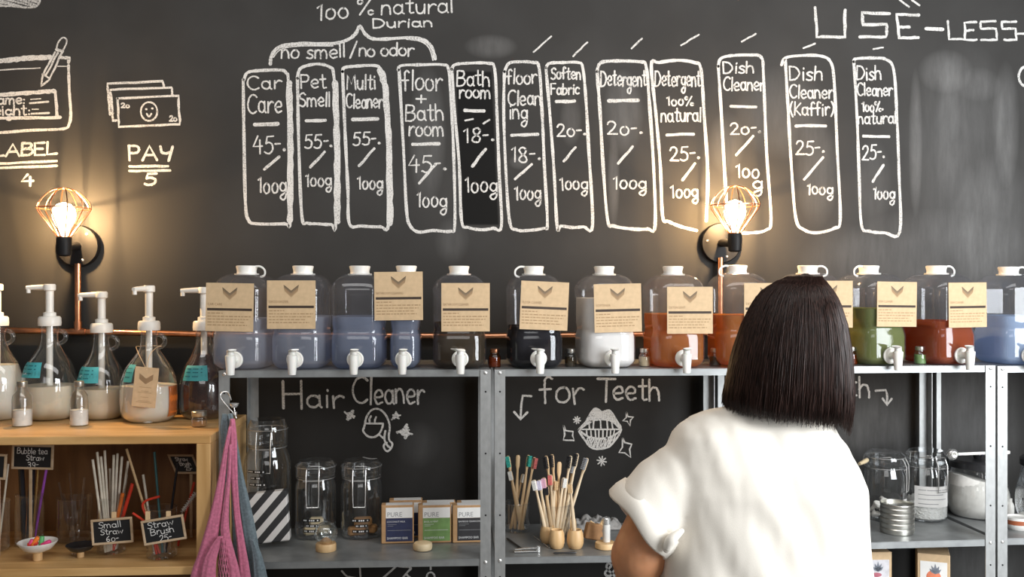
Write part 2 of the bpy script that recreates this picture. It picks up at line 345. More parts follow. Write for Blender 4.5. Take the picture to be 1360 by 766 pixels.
# ------------------------------------------------------------------ single-stroke handwriting
GL = {
 'a': (.52, "A .24 .3 .22 .3 35 325;L .46 .6 .46 .08 .54 0"), 'b': (.5, "L 0 1 0 0;S 0 .1 .2 0 .45 .25 .35 .55 .15 .6 0 .45"),
 'c': (.42, "A .24 .3 .24 .3 45 315"), 'd': (.52, "A .24 .3 .23 .3 0 360;L .47 1 .47 0"), 'e': (.48, "S .04 .3 .44 .34 .4 .56 .22 .62 .04 .45 .04 .2 .2 0 .46 .08"),
 'f': (.40, "S .42 .93 .3 1.02 .18 .92 .16 .7 .16 0;L -.04 .52 .36 .54"), 'g': (.48, "A .24 .34 .22 .26 0 360;S .46 .6 .47 .1 .44 -.3 .28 -.48 .08 -.38 .1 -.2 .46 -.02"),
 'h': (.48, "L 0 1 0 0;S 0 .4 .15 .6 .35 .58 .44 .35 .46 0"), 'i': (.12, "L .05 .58 .06 0;L .05 .82 .06 .86"), 'k': (.45, "L 0 1 0 0;L .4 .6 .03 .28 .45 0"),
 'l': (.1, "L .05 1.02 .05 0"), 'm': (.76, "L 0 .6 0 0;S 0 .4 .12 .6 .27 .55 .33 .3 .34 0;S .34 .4 .46 .6 .62 .55 .7 .3 .72 0"),
 'n': (.46, "L 0 .6 0 0;S 0 .4 .14 .6 .32 .58 .42 .35 .44 0"), 'o': (.48, "A .24 .3 .24 .3 80 440"), 'p': (.48, "L 0 .6 0 -.4;A .22 .3 .22 .3 0 360"),
 'r': (.38, "L .02 .6 .04 0;S .04 .35 .16 .55 .28 .62 .4 .55"), 's': (.38, "S .38 .54 .2 .62 .04 .48 .16 .34 .34 .24 .34 .06 .18 0 0 .06"),
 't': (.38, "L .18 .98 .18 .1 .24 0 .38 .05;L 0 .66 .36 .68"), 'u': (.46, "S 0 .6 .02 .2 .15 0 .32 .04 .42 .3;L .43 .6 .44 0"), 'w': (.7, "L 0 .6 .15 0 .34 .5 .52 0 .68 .6"), 'y': (.46, "L 0 .6 .22 .05;L .44 .6 .1 -.4"),
 'A': (.7, "L 0 0 .35 1 .7 0;L .13 .36 .57 .36"), 'B': (.58, "L 0 0 0 1;S 0 1 .4 .97 .5 .78 .35 .56 0 .53;S 0 .53 .45 .5 .58 .26 .4 .03 0 0"),
 'C': (.62, "A .36 .5 .36 .52 48 312"), 'D': (.65, "L 0 0 0 1;S 0 1 .4 .92 .62 .5 .4 .08 0 0"), 'E': (.5, "L .5 1 0 1 0 0 .5 0;L 0 .52 .42 .52"), 'F': (.5, "L 0 0 0 1 .5 1;L 0 .53 .4 .53"),
 'H': (.62, "L 0 1 0 0;L .58 1 .58 0;L 0 .52 .58 .54"), 'K': (.5, "L 0 1 0 0;L .48 .9 .04 .42 .5 0"), 'L': (.5, "L 0 1 0 0 .52 .04"), 'M': (.7, "L 0 0 .08 1 .36 .35 .62 1 .7 0"),
 'P': (.52, "L 0 0 0 1;S 0 1 .42 .96 .5 .74 .38 .52 0 .47"), 'S': (.5, "S .5 .88 .3 1 .05 .85 .1 .62 .38 .48 .5 .25 .3 .02 0 .1"), 'T': (.7, "L 0 1 .7 1;L .35 1 .38 0"),
 'U': (.6, "L 0 1 0 .02 .6 .02 .6 1"), 'Y': (.6, "S 0 1 .08 .62 .3 .52 .56 .62;L .6 1 .46 0"),
 '0': (.48, "A .24 .32 .22 .32 80 440"), '1': (.26, "L 0 .78 .18 1 .2 0"), '2': (.5, "S .03 .78 .12 .96 .3 1 .44 .82 .38 .55 .18 .25 .02 .03;L .02 .03 .52 .03"), '3': (.48, "S .04 .9 .24 1 .42 .82 .34 .58 .16 .52;S .16 .52 .42 .44 .42 .14 .2 0 0 .08"),
 '4': (.5, "L .28 1 0 .4 .5 .44;L .38 .78 .36 0"), '5': (.48, "L .46 1 .1 .98 .06 .58;S .06 .58 .25 .64 .44 .45 .4 .12 .2 0 0 .08"), '6': (.44, "S .38 .95 .1 .6 .04 .25 .2 0 .4 .18 .32 .42 .08 .35"),
 '8': (.46, "S .42 .85 .25 1 .06 .85 .14 .6 .4 .35 .4 .08 .22 0 .04 .12 .08 .35 .34 .6 .42 .85"), '9': (.46, "A .24 .7 .2 .28 0 360;L .44 .7 .36 0"),
 '%': (.78, "A .12 .82 .11 .15 0 360;A .64 .15 .12 .14 0 360;L .62 1 .14 0"), '/': (.42, "L 0 0 .42 1.05"), '-': (.3, "L 0 .52 .27 .55"), '.': (.12, "A .05 .2 .045 .045 0 360;L .03 .2 .07 .2"),
 '(': (.2, "S .18 1.05 .03 .75 .02 .3 .18 -.1"), ')': (.2, "S 0 1.05 .16 .75 .17 .3 0 -.1"), '+': (.5, "L .25 .75 .25 .15;L 0 .45 .5 .45"), ':': (.14, "L .05 .5 .07 .5;L .05 .12 .07 .12"), ' ': (.22, ""), '&': (.55, "S .55 0 .15 .6 .2 .95 .38 .9 .3 .6 .02 .25 .15 0 .35 .05 .52 .4"),
}
GL['f_'] = GL['f']
def glyph(ch):
    w, spec = GL[ch]; out = []
    for st in spec.split(';'):
        if not st: continue
        k, *q = st.split(); q = [float(x) for x in q]
        if k == 'A':
            cx, cy, rx, ry, a0, a1 = q; n = max(5, int(abs(a1 - a0) / 18))
            out.append([(cx + rx * math.cos(math.radians(a0 + (a1 - a0) * i / n)), cy + ry * math.sin(math.radians(a0 + (a1 - a0) * i / n))) for i in range(n + 1)])
        else:
            pts = [(q[i], q[i + 1]) for i in range(0, len(q), 2)]
            if k == 'S': pts = [(p[0], p[1]) for p in catmull([(x, y, 0) for x, y in pts], 5)]
            out.append(pts)
    return w, out
RN = random.Random(3)
def text_strokes(txt, x0, x1, yb, cap, yb1=None, gap=.14, wob=.03):
    """polylines of a handwritten line in a y-down frame, fitted between x0 and x1"""
    yb1 = yb if yb1 is None else yb1
    tot = 0; items = []
    for ch in txt:
        w, st = glyph(ch); items.append((tot, st)); tot += w + gap
    tot -= gap; sx = (x1 - x0) / tot; res = []
    for off, st in items:
        dy = RN.uniform(-.04, .04) * cap; tilt = RN.uniform(-.05, .05)
        for pl in st:
            res.append([(x0 + (off + x + tilt * y + RN.uniform(-wob, wob) * .4) * sx, yb + (yb1 - yb) * (off + x) / tot - y * cap + dy + RN.uniform(-wob, wob) * cap * .4) for x, y in pl])
    return res
class Chalk:
    """flat chalk marks: ribbons with round ends, mapped through conv(x, y) onto a plane that faces -y"""
    def __init__(s, conv): s.mb = MB(); s.conv = conv; s.k = 0
    def stroke(s, pts, w):
        q = [s.conv(*p) for p in pts]
        q2 = [q[0]]
        for p in q[1:]:
            if (p - q2[-1]).length > 1e-5: q2.append(p)
        q = q2
        if len(q) == 1: q.append(q[0] + Vector((w * .2, 0, w * .2)))
        s.k += 1; off = Vector((0, -.00002 * (s.k % 12), 0)); L = []; R = []; m = len(q)
        for i, p in enumerate(q):
            t = q[min(i + 1, m - 1)] - q[max(i - 1, 0)]; t.y = 0
            t = t.normalized() if t.length > 1e-9 else Vector((1, 0, 0)); nrm = Vector((-t.z, 0, t.x)); h = w / 2 * RN.uniform(.82, 1.16)
            L.append(p + nrm * h + off); R.append(p - nrm * h + off)
        vs = [x for pr in zip(L, R) for x in pr]
        s.mb.add(vs, [(2 * i, 2 * i + 1, 2 * i + 3, 2 * i + 2) for i in range(m - 1)])
        for p, d in ((q[0], q[0] - q[1]), (q[-1], q[-1] - q[-2])):
            a0 = math.atan2(d.z, d.x); s.mb.add([p + off + Vector((math.cos(a0 + math.pi * (k / 6 - .5)), 0, math.sin(a0 + math.pi * (k / 6 - .5)))) * (w / 2) for k in range(7)], [tuple(range(7))])
    def text(s, txt, x0, x1, yb, cap, w, yb1=None, **k):
        for pl in text_strokes(txt, x0, x1, yb, cap, yb1, **k): s.stroke(pl, w)
    def fill(s, poly, w, step, ang=0.0):
        """scribbled hatching inside a polygon"""
        ca, sa = math.cos(ang), math.sin(ang)
        rp = [(x * ca + y * sa, -x * sa + y * ca) for x, y in poly]; y = min(p[1] for p in rp) + step / 2; top = max(p[1] for p in rp)
        while y < top:
            xs = []
            for (xa, ya), (xb, yb) in zip(rp, rp[1:] + rp[:1]):
                if (ya <= y) != (yb <= y): xs.append(xa + (xb - xa) * (y - ya) / (yb - ya))
            xs.sort()
            for a, b in zip(xs[::2], xs[1::2]):
                pts = [(a + (b - a) * k / 4, y + RN.uniform(-.3, .3) * step) for k in range(5)]
                s.stroke([(x * ca - yy * sa, x * sa + yy * ca) for x, yy in pts], w)
            y += step
    def build(s, name, m, parent, label=None): return s.mb.build(name, m, parent, flat=True, label=label)
PXW = 3.74 / F
def wp(x, y): return P(x, y, YW - .0008) 
def densify(pts, n=8):
    out = []
    for (x0, y0), (x1, y1) in zip(pts, pts[1:]):
        for k in range(n): out.append((x0 + (x1 - x0) * k / n, y0 + (y1 - y0) * k / n))
    out.append(pts[-1]); return [(x + RN.uniform(-.5, .5), y + RN.uniform(-.4, .4)) for x, y in out]
def curve2(pts, k=6): return [(p.x, p.y) for p in catmull([(x, y, 0) for x, y in pts], k)]

W1 = 2.25 * PXW
PANELS = [  # outline points (photo px, clockwise from the top left), outline width, thick right side, [text rows], [bars], label
 ([(324, 106), (328, 97), (340, 94), (372, 93), (380, 97), (383, 110), (384, 200), (385, 294), (378, 297), (340, 297), (330, 292), (326, 270), (324, 180), (323, 106)], 4, [((384, 110), (386, 200), (385, 292))],
  [('Car', 329, 373, 118, 17), ('Care', 329, 374, 150, 24), ('45-.', 337, 379, 204, 23), ('100g', 343, 380, 256, 21)], [(338, 165.5, 369, 164.5, 5), (351, 225, 371, 208.5, 3.5)], 'Car Care 45'),
 ([(395, 104), (398, 92), (408, 87), (424, 85), (438, 89), (443, 98), (446, 150), (446, 294), (440, 298), (420, 297), (408, 296), (401, 288), (397, 200), (395, 104)], 4, [((445, 110), (448, 200), (448, 294))],
  [('Pet', 400, 433, 117, 18), ('Smell', 398, 438, 141, 18), ('55-.', 405, 441, 197, 18), ('100g', 406, 440, 247, 17)], [(407, 160.5, 432, 160, 4), (412, 222, 431, 201.5, 3.5)], 'Pet Smell 55'),
 ([(455, 95), (457, 90), (470, 88), (498, 87), (506, 93), (512, 110), (515, 200), (516, 297), (505, 301), (480, 300), (464, 297), (462, 250), (458, 170), (455, 95)], 4, [((512, 115), (517, 200), (518, 296)), ((505, 94), (512, 116))],
  [('Multi', 461, 499, 118, 19), ('Cleaner', 460, 508, 143, 18), ('55-.', 469, 505, 193, 17), ('100g', 475, 508, 251, 17)], [(468, 159, 502, 157.5, 4.5), (477, 220, 497, 197, 3.5)], 'Multi Cleaner 55'),
 ([(529, 93), (533, 87), (560, 86), (588, 86), (596, 94), (600, 150), (603, 220), (604, 298), (598, 307), (575, 306), (556, 308), (545, 300), (540, 280), (536, 200), (530, 93)], 4, [],
  [('floor', 535, 587, 120, 26), ('+', 553, 566, 138, 16), ('Bath', 539, 589, 160, 21), ('room', 543, 589, 180, 20), ('45-.', 543, 593, 228, 22), ('100g', 554, 593, 275, 20)], [(548, 191.5, 583, 190.5, 4.5), (557, 243, 578, 218.5, 3.5)], 'floor and bathroom 45'),
 ([(600, 92), (604, 86), (620, 84), (648, 84), (657, 92), (660, 150), (663, 230), (666, 300), (655, 303), (640, 305), (622, 302), (613, 293), (610, 220), (604, 150), (600, 92)], 4, [],
  [('Bath', 607, 650, 114, 20), ('room', 610, 651, 130, 17), ('18-.', 616, 656, 189, 19), ('100g', 618, 660, 255, 20)], [(617, 146.5, 643, 147.5, 4.5), (627, 221, 645, 198, 4)], 'bathroom 18 on a black patch'),
 ([(670, 95), (676, 84), (690, 82), (708, 83), (716, 90), (720, 150), (723, 220), (727, 296), (722, 303), (700, 306), (686, 305), (677, 295), (672, 230), (669, 150), (670, 95)], 4, [],
  [('floor', 673, 713, 111, 19), ('Clean', 675, 718, 139, 19), ('ing', 677, 700, 158, 20), ('18-.', 679, 718, 215, 20), ('100g', 684, 718, 265, 19)], [(679, 179.5, 714, 178, 4), (684, 238, 706, 218, 3.5)], 'floor cleaning 18'),
 ([(725, 90), (730, 84), (748, 83), (768, 83), (774, 90), (778, 130), (782, 200), (787, 299), (775, 301), (760, 302), (745, 300), (740, 302), (736, 230), (731, 160), (725, 90)], 4, [],
  [('Soften', 732, 771, 105, 15), ('Fabric', 732, 769, 125, 14), ('20-.', 740, 778, 181, 16), ('100g', 744, 780, 252, 17)], [(739, 134.5, 763, 134.5, 4.5), (749, 214, 764, 196, 3.5)], 'soften fabric 20'),
 ([(793, 95), (797, 84), (812, 81), (850, 82), (858, 88), (862, 130), (868, 220), (870, 300), (860, 304), (840, 304), (815, 300), (807, 292), (801, 220), (797, 150), (793, 95)], 4.4, [],
  [('Detergent', 798, 858, 114, 20), ('20-.', 807, 853, 179, 17), ('100g', 815, 858, 251, 17)], [(808, 134, 848, 133, 4.5), (821, 217, 840, 195, 3.5)], 'Detergent 20'),
 ([(925, 306), (905, 301), (888, 294), (880, 287), (877, 220), (871, 150), (865, 86), (875, 83), (900, 80), (922, 83), (931, 92), (935, 150), (940, 230), (938, 293)], 4.2, [],
  [('Detergent', 870, 930, 114, 20), ('100%', 886, 921, 140, 12), ('natural', 878, 931, 161, 18), ('25-.', 890, 929, 213, 18), ('100g', 891, 927, 262, 17)], [(886, 179, 921, 178, 4), (907, 239, 923, 217, 3.5)], 'Detergent 100% natural 25'),
 ([(954, 88), (957, 78), (970, 74), (995, 73), (1011, 76), (1014, 100), (1018, 200), (1024, 290), (1018, 305), (1000, 309), (980, 308), (968, 300), (962, 220), (958, 150), (954, 88)], 4, [],
  [('Dish', 961, 1001, 97, 15), ('Cleaner', 961, 1015, 120, 17), ('20-.', 970, 1010, 178, 15), ('100', 978, 1008, 236, 18), ('g', 1000, 1012, 252, 18)], [(970, 141, 1004, 142, 3.5), (978, 206, 1000, 181, 3.5)], 'Dish Cleaner 20, beside the right lamp'),
 ([(1038, 86), (1043, 77), (1060, 74), (1088, 74), (1103, 82), (1108, 110), (1112, 200), (1116, 290), (1108, 303), (1085, 309), (1068, 305), (1057, 290), (1051, 220), (1047, 150), (1043, 80)], 4, [],
  [('Dish', 1049, 1092, 106, 18), ('Cleaner', 1049, 1106, 130, 17), ('(Kaffir)', 1050, 1107, 153, 17), ('25-.', 1057, 1095, 205, 18), ('100g', 1072, 1106, 258, 15)], [(1057, 167, 1097, 167, 4), (1068, 238, 1093, 209, 3.5)], 'Dish Cleaner (Kaffir) 25'),
 ([(1134, 82), (1137, 78), (1160, 77), (1177, 79), (1187, 93), (1191, 150), (1194, 230), (1195, 308), (1175, 309), (1155, 307), (1144, 298), (1141, 230), (1138, 150), (1134, 82)], 4, [],
  [('Dish', 1138, 1170, 106, 18), ('Cleaner', 1139, 1185, 127, 16), ('100%.', 1145, 1173, 148, 13), ('natural', 1140, 1190, 164, 15), ('25-.', 1145, 1175, 212, 19), ('100g', 1160, 1188, 264, 16)], [(1147, 180.5, 1181, 181.5, 4), (1159, 241, 1173, 219, 3.5)], 'Dish Cleaner 100% natural 25'),
]
for outl, ow, thick, rows, bars, lab in PANELS:
    c = Chalk(wp); c.stroke(curve2(outl, 5), ow * PXW)
    for t in thick: c.stroke(densify(list(t), 10), 8 * PXW)
    for t, x0, x1, yb, cap in rows: c.text(t, x0, x1, yb, cap, W1)
    for x0, y0, x1, y1, w in bars: c.stroke(densify([(x0, y0), (x1, y1)], 4), w * PXW)
    c.build('price_panel', MT['chalk'], wall, 'chalk price panel reading ' + lab)
c = Chalk(wp)
for x0, y0, x1, y1 in ((709, 69, 732, 48), (761, 75, 780, 56), (839, 64, 853, 51), (905, 60, 928, 46), (985, 55, 1004, 45), (1067, 64, 1083, 58), (1160, 65, 1173, 63)): c.stroke(densify([(x0, y0), (x1, y1)], 4), 2.4 * PXW)
for q in ((618, 160, 628, 158), (642, 164, 650, 159)): c.stroke([(q[0], q[1]), (q[2], q[3])], 2.5 * PXW)
c.build('tick_marks', MT['chalk'], wall, 'row of short slanted chalk ticks above the price panels')
c = Chalk(wp); c.text('100', 421, 463, 27, 21, W1, 23); c.text('%', 474, 496, 20, 21, W1); c.text('natural', 507, 601, 19, 20, W1, 17)
c.build('chalk_heading', MT['chalk'], wall, 'chalk heading reading 100% natural')
c = Chalk(wp); c.text('Durian', 496, 574, 37, 12, W1, 35); c.build('chalk_heading', MT['chalk'], wall, 'chalk word Durian')
c = Chalk(wp); c.text('no smell', 374, 458, 78, 18, W1, 76); c.stroke([(465, 77), (474, 55)], W1); c.text('no odor', 477, 549, 75, 17, W1, 74, gap=.1); c.build('chalk_heading', MT['chalk'], wall, 'chalk note reading no smell / no odor')
c = Chalk(wp); br = [(359, 85), (361, 73), (372, 62), (398, 58), (440, 58), (461, 53), (472, 45), (478, 35), (486, 46), (500, 52), (543, 50), (562, 53), (573, 62), (578, 78)]
c.stroke(curve2(br), 4.4 * PXW); c.stroke(curve2([(x + 2, y + 3) for x, y in br[1:5]]), 1.6 * PXW); c.stroke(curve2([(x - 3, y + 2) for x, y in br[10:]]), 1.8 * PXW); c.build('chalk_brace', MT['chalk'], wall, 'curly chalk brace over four panels')
c = Chalk(wp)
for pl in ([(1083, 10), (1085, 49), (1122, 49), (1122, 13)], [(1181, 18), (1145, 17), (1146, 33), (1178, 32), (1177, 49), (1142, 49)], [(1220, 20), (1191, 19), (1194, 50), (1220, 50)], [(1194, 36), (1208, 36)]): c.stroke(densify(pl, 5), 4 * PXW)
for pl in ([(1195, 0), (1207, 9)], [(1211, 0), (1221, 7)]): c.stroke(pl, 2.8 * PXW)
c.stroke([(1230, 38), (1252, 39)], 4.6 * PXW)
for pl in ([(1259, 28), (1260, 52), (1280, 52)], [(1297, 29), (1281, 30), (1282, 53), (1297, 53)], [(1282, 41), (1293, 40)], [(1322, 28), (1302, 29), (1303, 38), (1323, 38), (1324, 53), (1303, 53)], [(1350, 29), (1330, 29), (1331, 38), (1349, 38), (1350, 53), (1334, 53)], [(1352, 45), (1366, 44)]): c.stroke(densify(pl, 4), 3.2 * PXW)
c.build('chalk_heading', MT['chalk'], wall, 'angular chalk capitals reading USE-LESS')
c = Chalk(wp); c.stroke(curve2([(1366, 87), (1357, 91), (1353, 101), (1357, 112), (1366, 115)]), 3.4 * PXW); c.build('chalk_drawing', MT['chalk'], wall)
c = Chalk(wp); c.fill([(-40, -8), (46, -8), (53, 1), (44, 9), (-40, 8)], 2.6 * PXW, 3.0, .25); c.stroke(curve2([(-40, 9), (10, 8), (42, 10), (52, 4), (52, -6)]), 2.5 * PXW); c.build('chalk_drawing', MT['chalk_thick'], wall)
c = Chalk(wp)
c.stroke(densify([(-60, 84), (0, 81), (36, 77), (66, 76)], 8), 6.5 * PXW); c.stroke(densify([(80, 76), (92, 77), (91, 83)], 5), 4 * PXW); c.stroke(densify([(-60, 96), (0, 93), (53, 90)], 5), 1.6 * PXW); c.stroke([(76, 88), (89, 88)], 1.4 * PXW)
c.stroke(curve2([(91, 87), (92, 120), (94, 150), (92, 164), (84, 171), (40, 173), (0, 176), (-60, 177)]), 3.6 * PXW)
c.stroke(densify([(-60, 129), (0, 126), (40, 123), (72, 121)], 8), 5.5 * PXW); c.stroke(densify([(73, 122), (76, 154)], 5), 4 * PXW); c.stroke(densify([(-60, 158), (0, 157), (80, 156)], 8), 4 * PXW)
c.text('name:', -12, 33, 138, 12, 2.2 * PXW); c.text('weight:', -22, 40, 153, 13, 2.2 * PXW)
for q in ((40, 137, 64, 135, 2.6), (42, 151, 65, 150, 2.6), (41, 132, 54, 131, 1.6), (43, 145, 51, 145, 1.6)): c.stroke([(q[0], q[1]), (q[2], q[3])], q[4] * PXW)
c.build('chalk_drawing', MT['chalk'], wall, 'chalk drawing of a container with a name and weight label')
c = Chalk(wp); c.stroke(curve2([(75, 66), (77, 57), (83, 50), (88, 52), (88, 58), (83, 68)]), 2 * PXW); c.stroke([(75, 66), (83, 68)], 4 * PXW)
for pl in ([(73, 69), (57, 99)], [(77, 70), (61, 100)], [(82, 70), (66, 105)], [(57, 98), (55, 114), (66, 105), (57, 98)]): c.stroke(densify(pl, 5), 2.4 * PXW)
c.build('chalk_drawing', MT['chalk'], wall, 'chalk drawing of a pencil')
c = Chalk(wp)
for pl in ([(146, 152), (143, 111), (216, 108), (218, 116)], [(150, 160), (147, 119), (228, 116), (229, 126)], [(150, 160), (157, 160)], [(146, 151), (150, 150)], [(156, 131), (237, 127), (239, 165), (158, 168), (156, 131)]): c.stroke(densify(pl, 6), 3 * PXW)
c.stroke([(198 + 11 * math.cos(a * .35), 148 + 12.5 * math.sin(a * .35)) for a in range(19)], 2.2 * PXW); c.stroke([(194, 145), (194.6, 145)], 2.6 * PXW); c.stroke([(202, 144), (202.6, 144)], 2.6 * PXW); c.stroke(curve2([(195, 151), (198, 155), (201, 151)]), 2.2 * PXW)
c.text('20', 161, 172, 143, 6, 1.8 * PXW); c.text('20', 225, 235, 161, 7, 1.8 * PXW); c.build('chalk_drawing', MT['chalk'], wall, 'chalk drawing of three banknotes')
for t, x0, x1, yb, y1, cap, un, num, nx, ny in (('LABEL', -8, 75, 208, 205, 16, [(0, 218, 75, 214), (0, 224, 76, 220)], '4', 29, 247), ('PAY', 172, 228, 213, 213, 19, [(172, 221, 223, 220.5), (172, 227, 226, 226.5)], '5', 192, 246)):
    c = Chalk(wp); c.text(t, x0, x1, yb, cap, 3.2 * PXW, y1)
    for q in un: c.stroke(densify([(q[0] - (20 if q[0] == 0 else 0), q[1]), (q[2], q[3])], 6), 3.2 * PXW)
    c.text(num, nx, nx + 15, ny, 15, 3.2 * PXW); c.build('chalk_heading', MT['chalk'], wall, 'underlined chalk word %s over the number %s' % (t, num))
W2 = 3.0 * PXW
c = Chalk(wp); c.text('H', 376, 402, 542, 36, W2 * 1.1); c.text('air', 407, 456, 541, 26, W2); c.text('C', 468, 488, 534, 33, W2); c.text('l', 490, 496, 536, 36, W2); c.text('eaner', 497, 563, 536, 30, W2 * .9); c.build('chalk_heading', MT['chalk'], wall, 'chalk words Hair Cleaner under the top shelf')
def crop(ox, oy, k): return lambda x, y: wp(ox + x / k, oy + y / k)
c = Chalk(crop(440, 500, 6.38))
for pl in ([(286, 390), (300, 340), (335, 288), (382, 272), (430, 290), (470, 340), (492, 400), (495, 450), (488, 490), (492, 540), (516, 565), (508, 605), (475, 632), (450, 610), (445, 580), (470, 560)], [(286, 396), (278, 430), (270, 460), (310, 505), (360, 512), (400, 490), (425, 450), (438, 408)], [(458, 460), (450, 520), (465, 570), (495, 600)]): c.stroke(curve2(pl), 2.6 * PXW)
for pl in ([(286, 397), (438, 397)], [(326, 395), (322, 360), (336, 335)], [(368, 395), (370, 365), (380, 343)], [(405, 490), (440, 520)]): c.stroke(pl, 2.6 * PXW)
c.fill([(112, 292), (150, 310), (188, 282), (182, 322), (204, 352), (165, 350), (135, 372), (135, 330)], 2.4 * PXW, 14, .8); c.fill([(500, 320), (535, 325), (550, 295), (560, 322), (590, 325), (563, 340), (580, 362), (548, 350), (505, 370), (530, 342)], 2.0 * PXW, 14, .3); c.fill([(552, 472), (605, 450), (640, 402), (655, 455), (698, 490), (650, 490), (628, 525), (600, 490)], 2.6 * PXW, 14, .6)
c.build('chalk_drawing', MT['chalk'], wall, 'chalk drawing of a head with long hair and three stars')
c = Chalk(wp); c.text('for', 718, 776, 536, 34, W2, 535); c.text('T', 792, 816, 532, 30, W2); c.text('eeth', 814, 876, 531, 28, W2); k7 = lambda pts: [(670 + x / 6.18, 500 + y / 6.18) for x, y in pts]
c.stroke(k7([(220, 160), (150, 156), (138, 230), (132, 345)]), W2); c.stroke(k7([(80, 290), (132, 350), (188, 292)]), W2); c.build('chalk_heading', MT['chalk'], wall, 'chalk words for Teeth with an arrow pointing down')
c = Chalk(crop(735, 525, 7.29)); UL = [(240, 335), (310, 260), (350, 190), (395, 130), (425, 130), (470, 160), (520, 145), (555, 155), (610, 240), (655, 330)]
UI = [(600, 275), (540, 240), (460, 232), (390, 242), (320, 280)]; LI = [(330, 395), (400, 412), (460, 416), (540, 405), (610, 370)]
c.stroke(curve2(UL + [(600, 430), (530, 500), (430, 518), (360, 500), (310, 440), (240, 335)]), 2.6 * PXW); c.fill(UL + UI, 2.3 * PXW, 15, .4); c.fill(LI + [(590, 430), (530, 490), (430, 512), (370, 495), (320, 440)], 2.0 * PXW, 17, 1.9)
c.stroke(curve2([(250, 330), (320, 280), (390, 242), (460, 232), (540, 240), (600, 275), (650, 330)]), 2.4 * PXW); c.stroke(curve2([(255, 340), (330, 395), (400, 412), (460, 416), (540, 405), (610, 370), (650, 335)]), 2.4 * PXW); c.stroke([(270, 328), (640, 328)], 2 * PXW)
for pl in ([(345, 265), (350, 322)], [(390, 245), (385, 322)], [(455, 235), (460, 322)], [(518, 240), (525, 322)], [(565, 260), (575, 322)], [(320, 340), (325, 390)], [(362, 340), (368, 405)], [(405, 340), (410, 410)], [(440, 340), (440, 412)], [(480, 340), (478, 412)], [(520, 340), (515, 408)], [(555, 340), (550, 400)], [(590, 340), (582, 385)]): c.stroke(pl, 2 * PXW)
for pl in ([(98, 290), (120, 340), (190, 350), (185, 390), (202, 435), (95, 432), (110, 380), (98, 290)], [(708, 162), (722, 205), (775, 210), (745, 240), (742, 295), (715, 250), (672, 245), (705, 215), (708, 162)], [(670, 410), (690, 455), (758, 472), (738, 520), (748, 600), (690, 555), (635, 552), (668, 500), (670, 410)]): c.stroke(pl, 2.2 * PXW)
for x, y, r in ((228, 238, 34), (468, 635, 44)):
    for a in (0.2, 1.0, 1.7, 2.5): c.stroke([(x - r * math.cos(a), y - r * math.sin(a)), (x + r * math.cos(a), y + r * math.sin(a))], 1.8 * PXW)
c.build('chalk_drawing', MT['chalk'], wall, 'chalk drawing of an open mouth with teeth and sparkles')
c = Chalk(wp); c.text('Teeth', 1070, 1155, 527, 27, W2); k8 = lambda pts: [(1130 + x / 5.913, 470 + y / 5.913) for x, y in pts]
c.stroke(k8([(195, 288), (275, 283), (285, 320), (286, 395)]), W2); c.stroke(k8([(250, 350), (286, 400), (320, 352)]), W2); c.fill([(1104, 546), (1111, 543), (1114, 536), (1117, 543), (1123, 546), (1117, 549), (1113, 555), (1111, 548)], 2 * PXW, 2.2); c.build('chalk_heading', MT['chalk'], wall, 'chalk word Teeth partly behind the person with an arrow pointing down')
c = Chalk(wp)
for pl in ([(454, 758), (461, 765), (472, 767)], [(478, 752), (479, 772)], [(508, 768), (527, 751)], [(530, 752), (546, 754), (540, 762), (549, 770)], [(534, 768), (545, 755)], [(572, 750), (572, 756)], [(566, 770), (568, 762), (573, 760), (577, 764), (577, 772)]): c.stroke(curve2(pl), 2.4 * PXW)
c.build('chalk_drawing', MT['chalk'], wall, 'scraps of chalk drawing under the hair cleaner shelf')
c = Chalk(wp); c.text('&', 803, 816, 764, 17, W2); c.text('E', 822, 832, 778, 17, W2); c.build('chalk_heading', MT['chalk'], wall)

# ------------------------------------------------------------------ copper conduit and wall lamps
pipe = empty('copper_pipe', P(103, 440, YW - .03), 'copper pipe running along the wall with a riser up to each lamp', 'pipe')
def loc_(root, p): return Vector(p) - root.location
pa = P(-150, 438, YW - .03); pb = P(1015, 441, YW - .03)
mb = MB(); mb.tube([loc_(pipe, P(x, y, YW - .03)) for x, y in ((-150, 437), (0, 438.5), (260, 443.5), (640, 446), (860, 444), (1015, 441))], .0115, 14); mb.build('horizontal_pipe', MT['copper'], pipe)
for px, py0, py1 in ((103.5, 350, 440.5), (957, 342, 442.5)):
    MB().tube([loc_(pipe, P(px, py0, YW - .03)), loc_(pipe, P(px, py1, YW - .03))], .0115, 14).build('riser_pipe', MT['copper'], pipe)
    c0 = loc_(pipe, P(px, py1, YW - .03)); MB().tube([c0 + Vector((-.03, 0, 0)), c0 + Vector((.03, 0, 0))], .0145, 14).tube([c0, c0 + Vector((0, 0, .04))], .0145, 14).build('tee_fitting', MT['copper'], pipe)
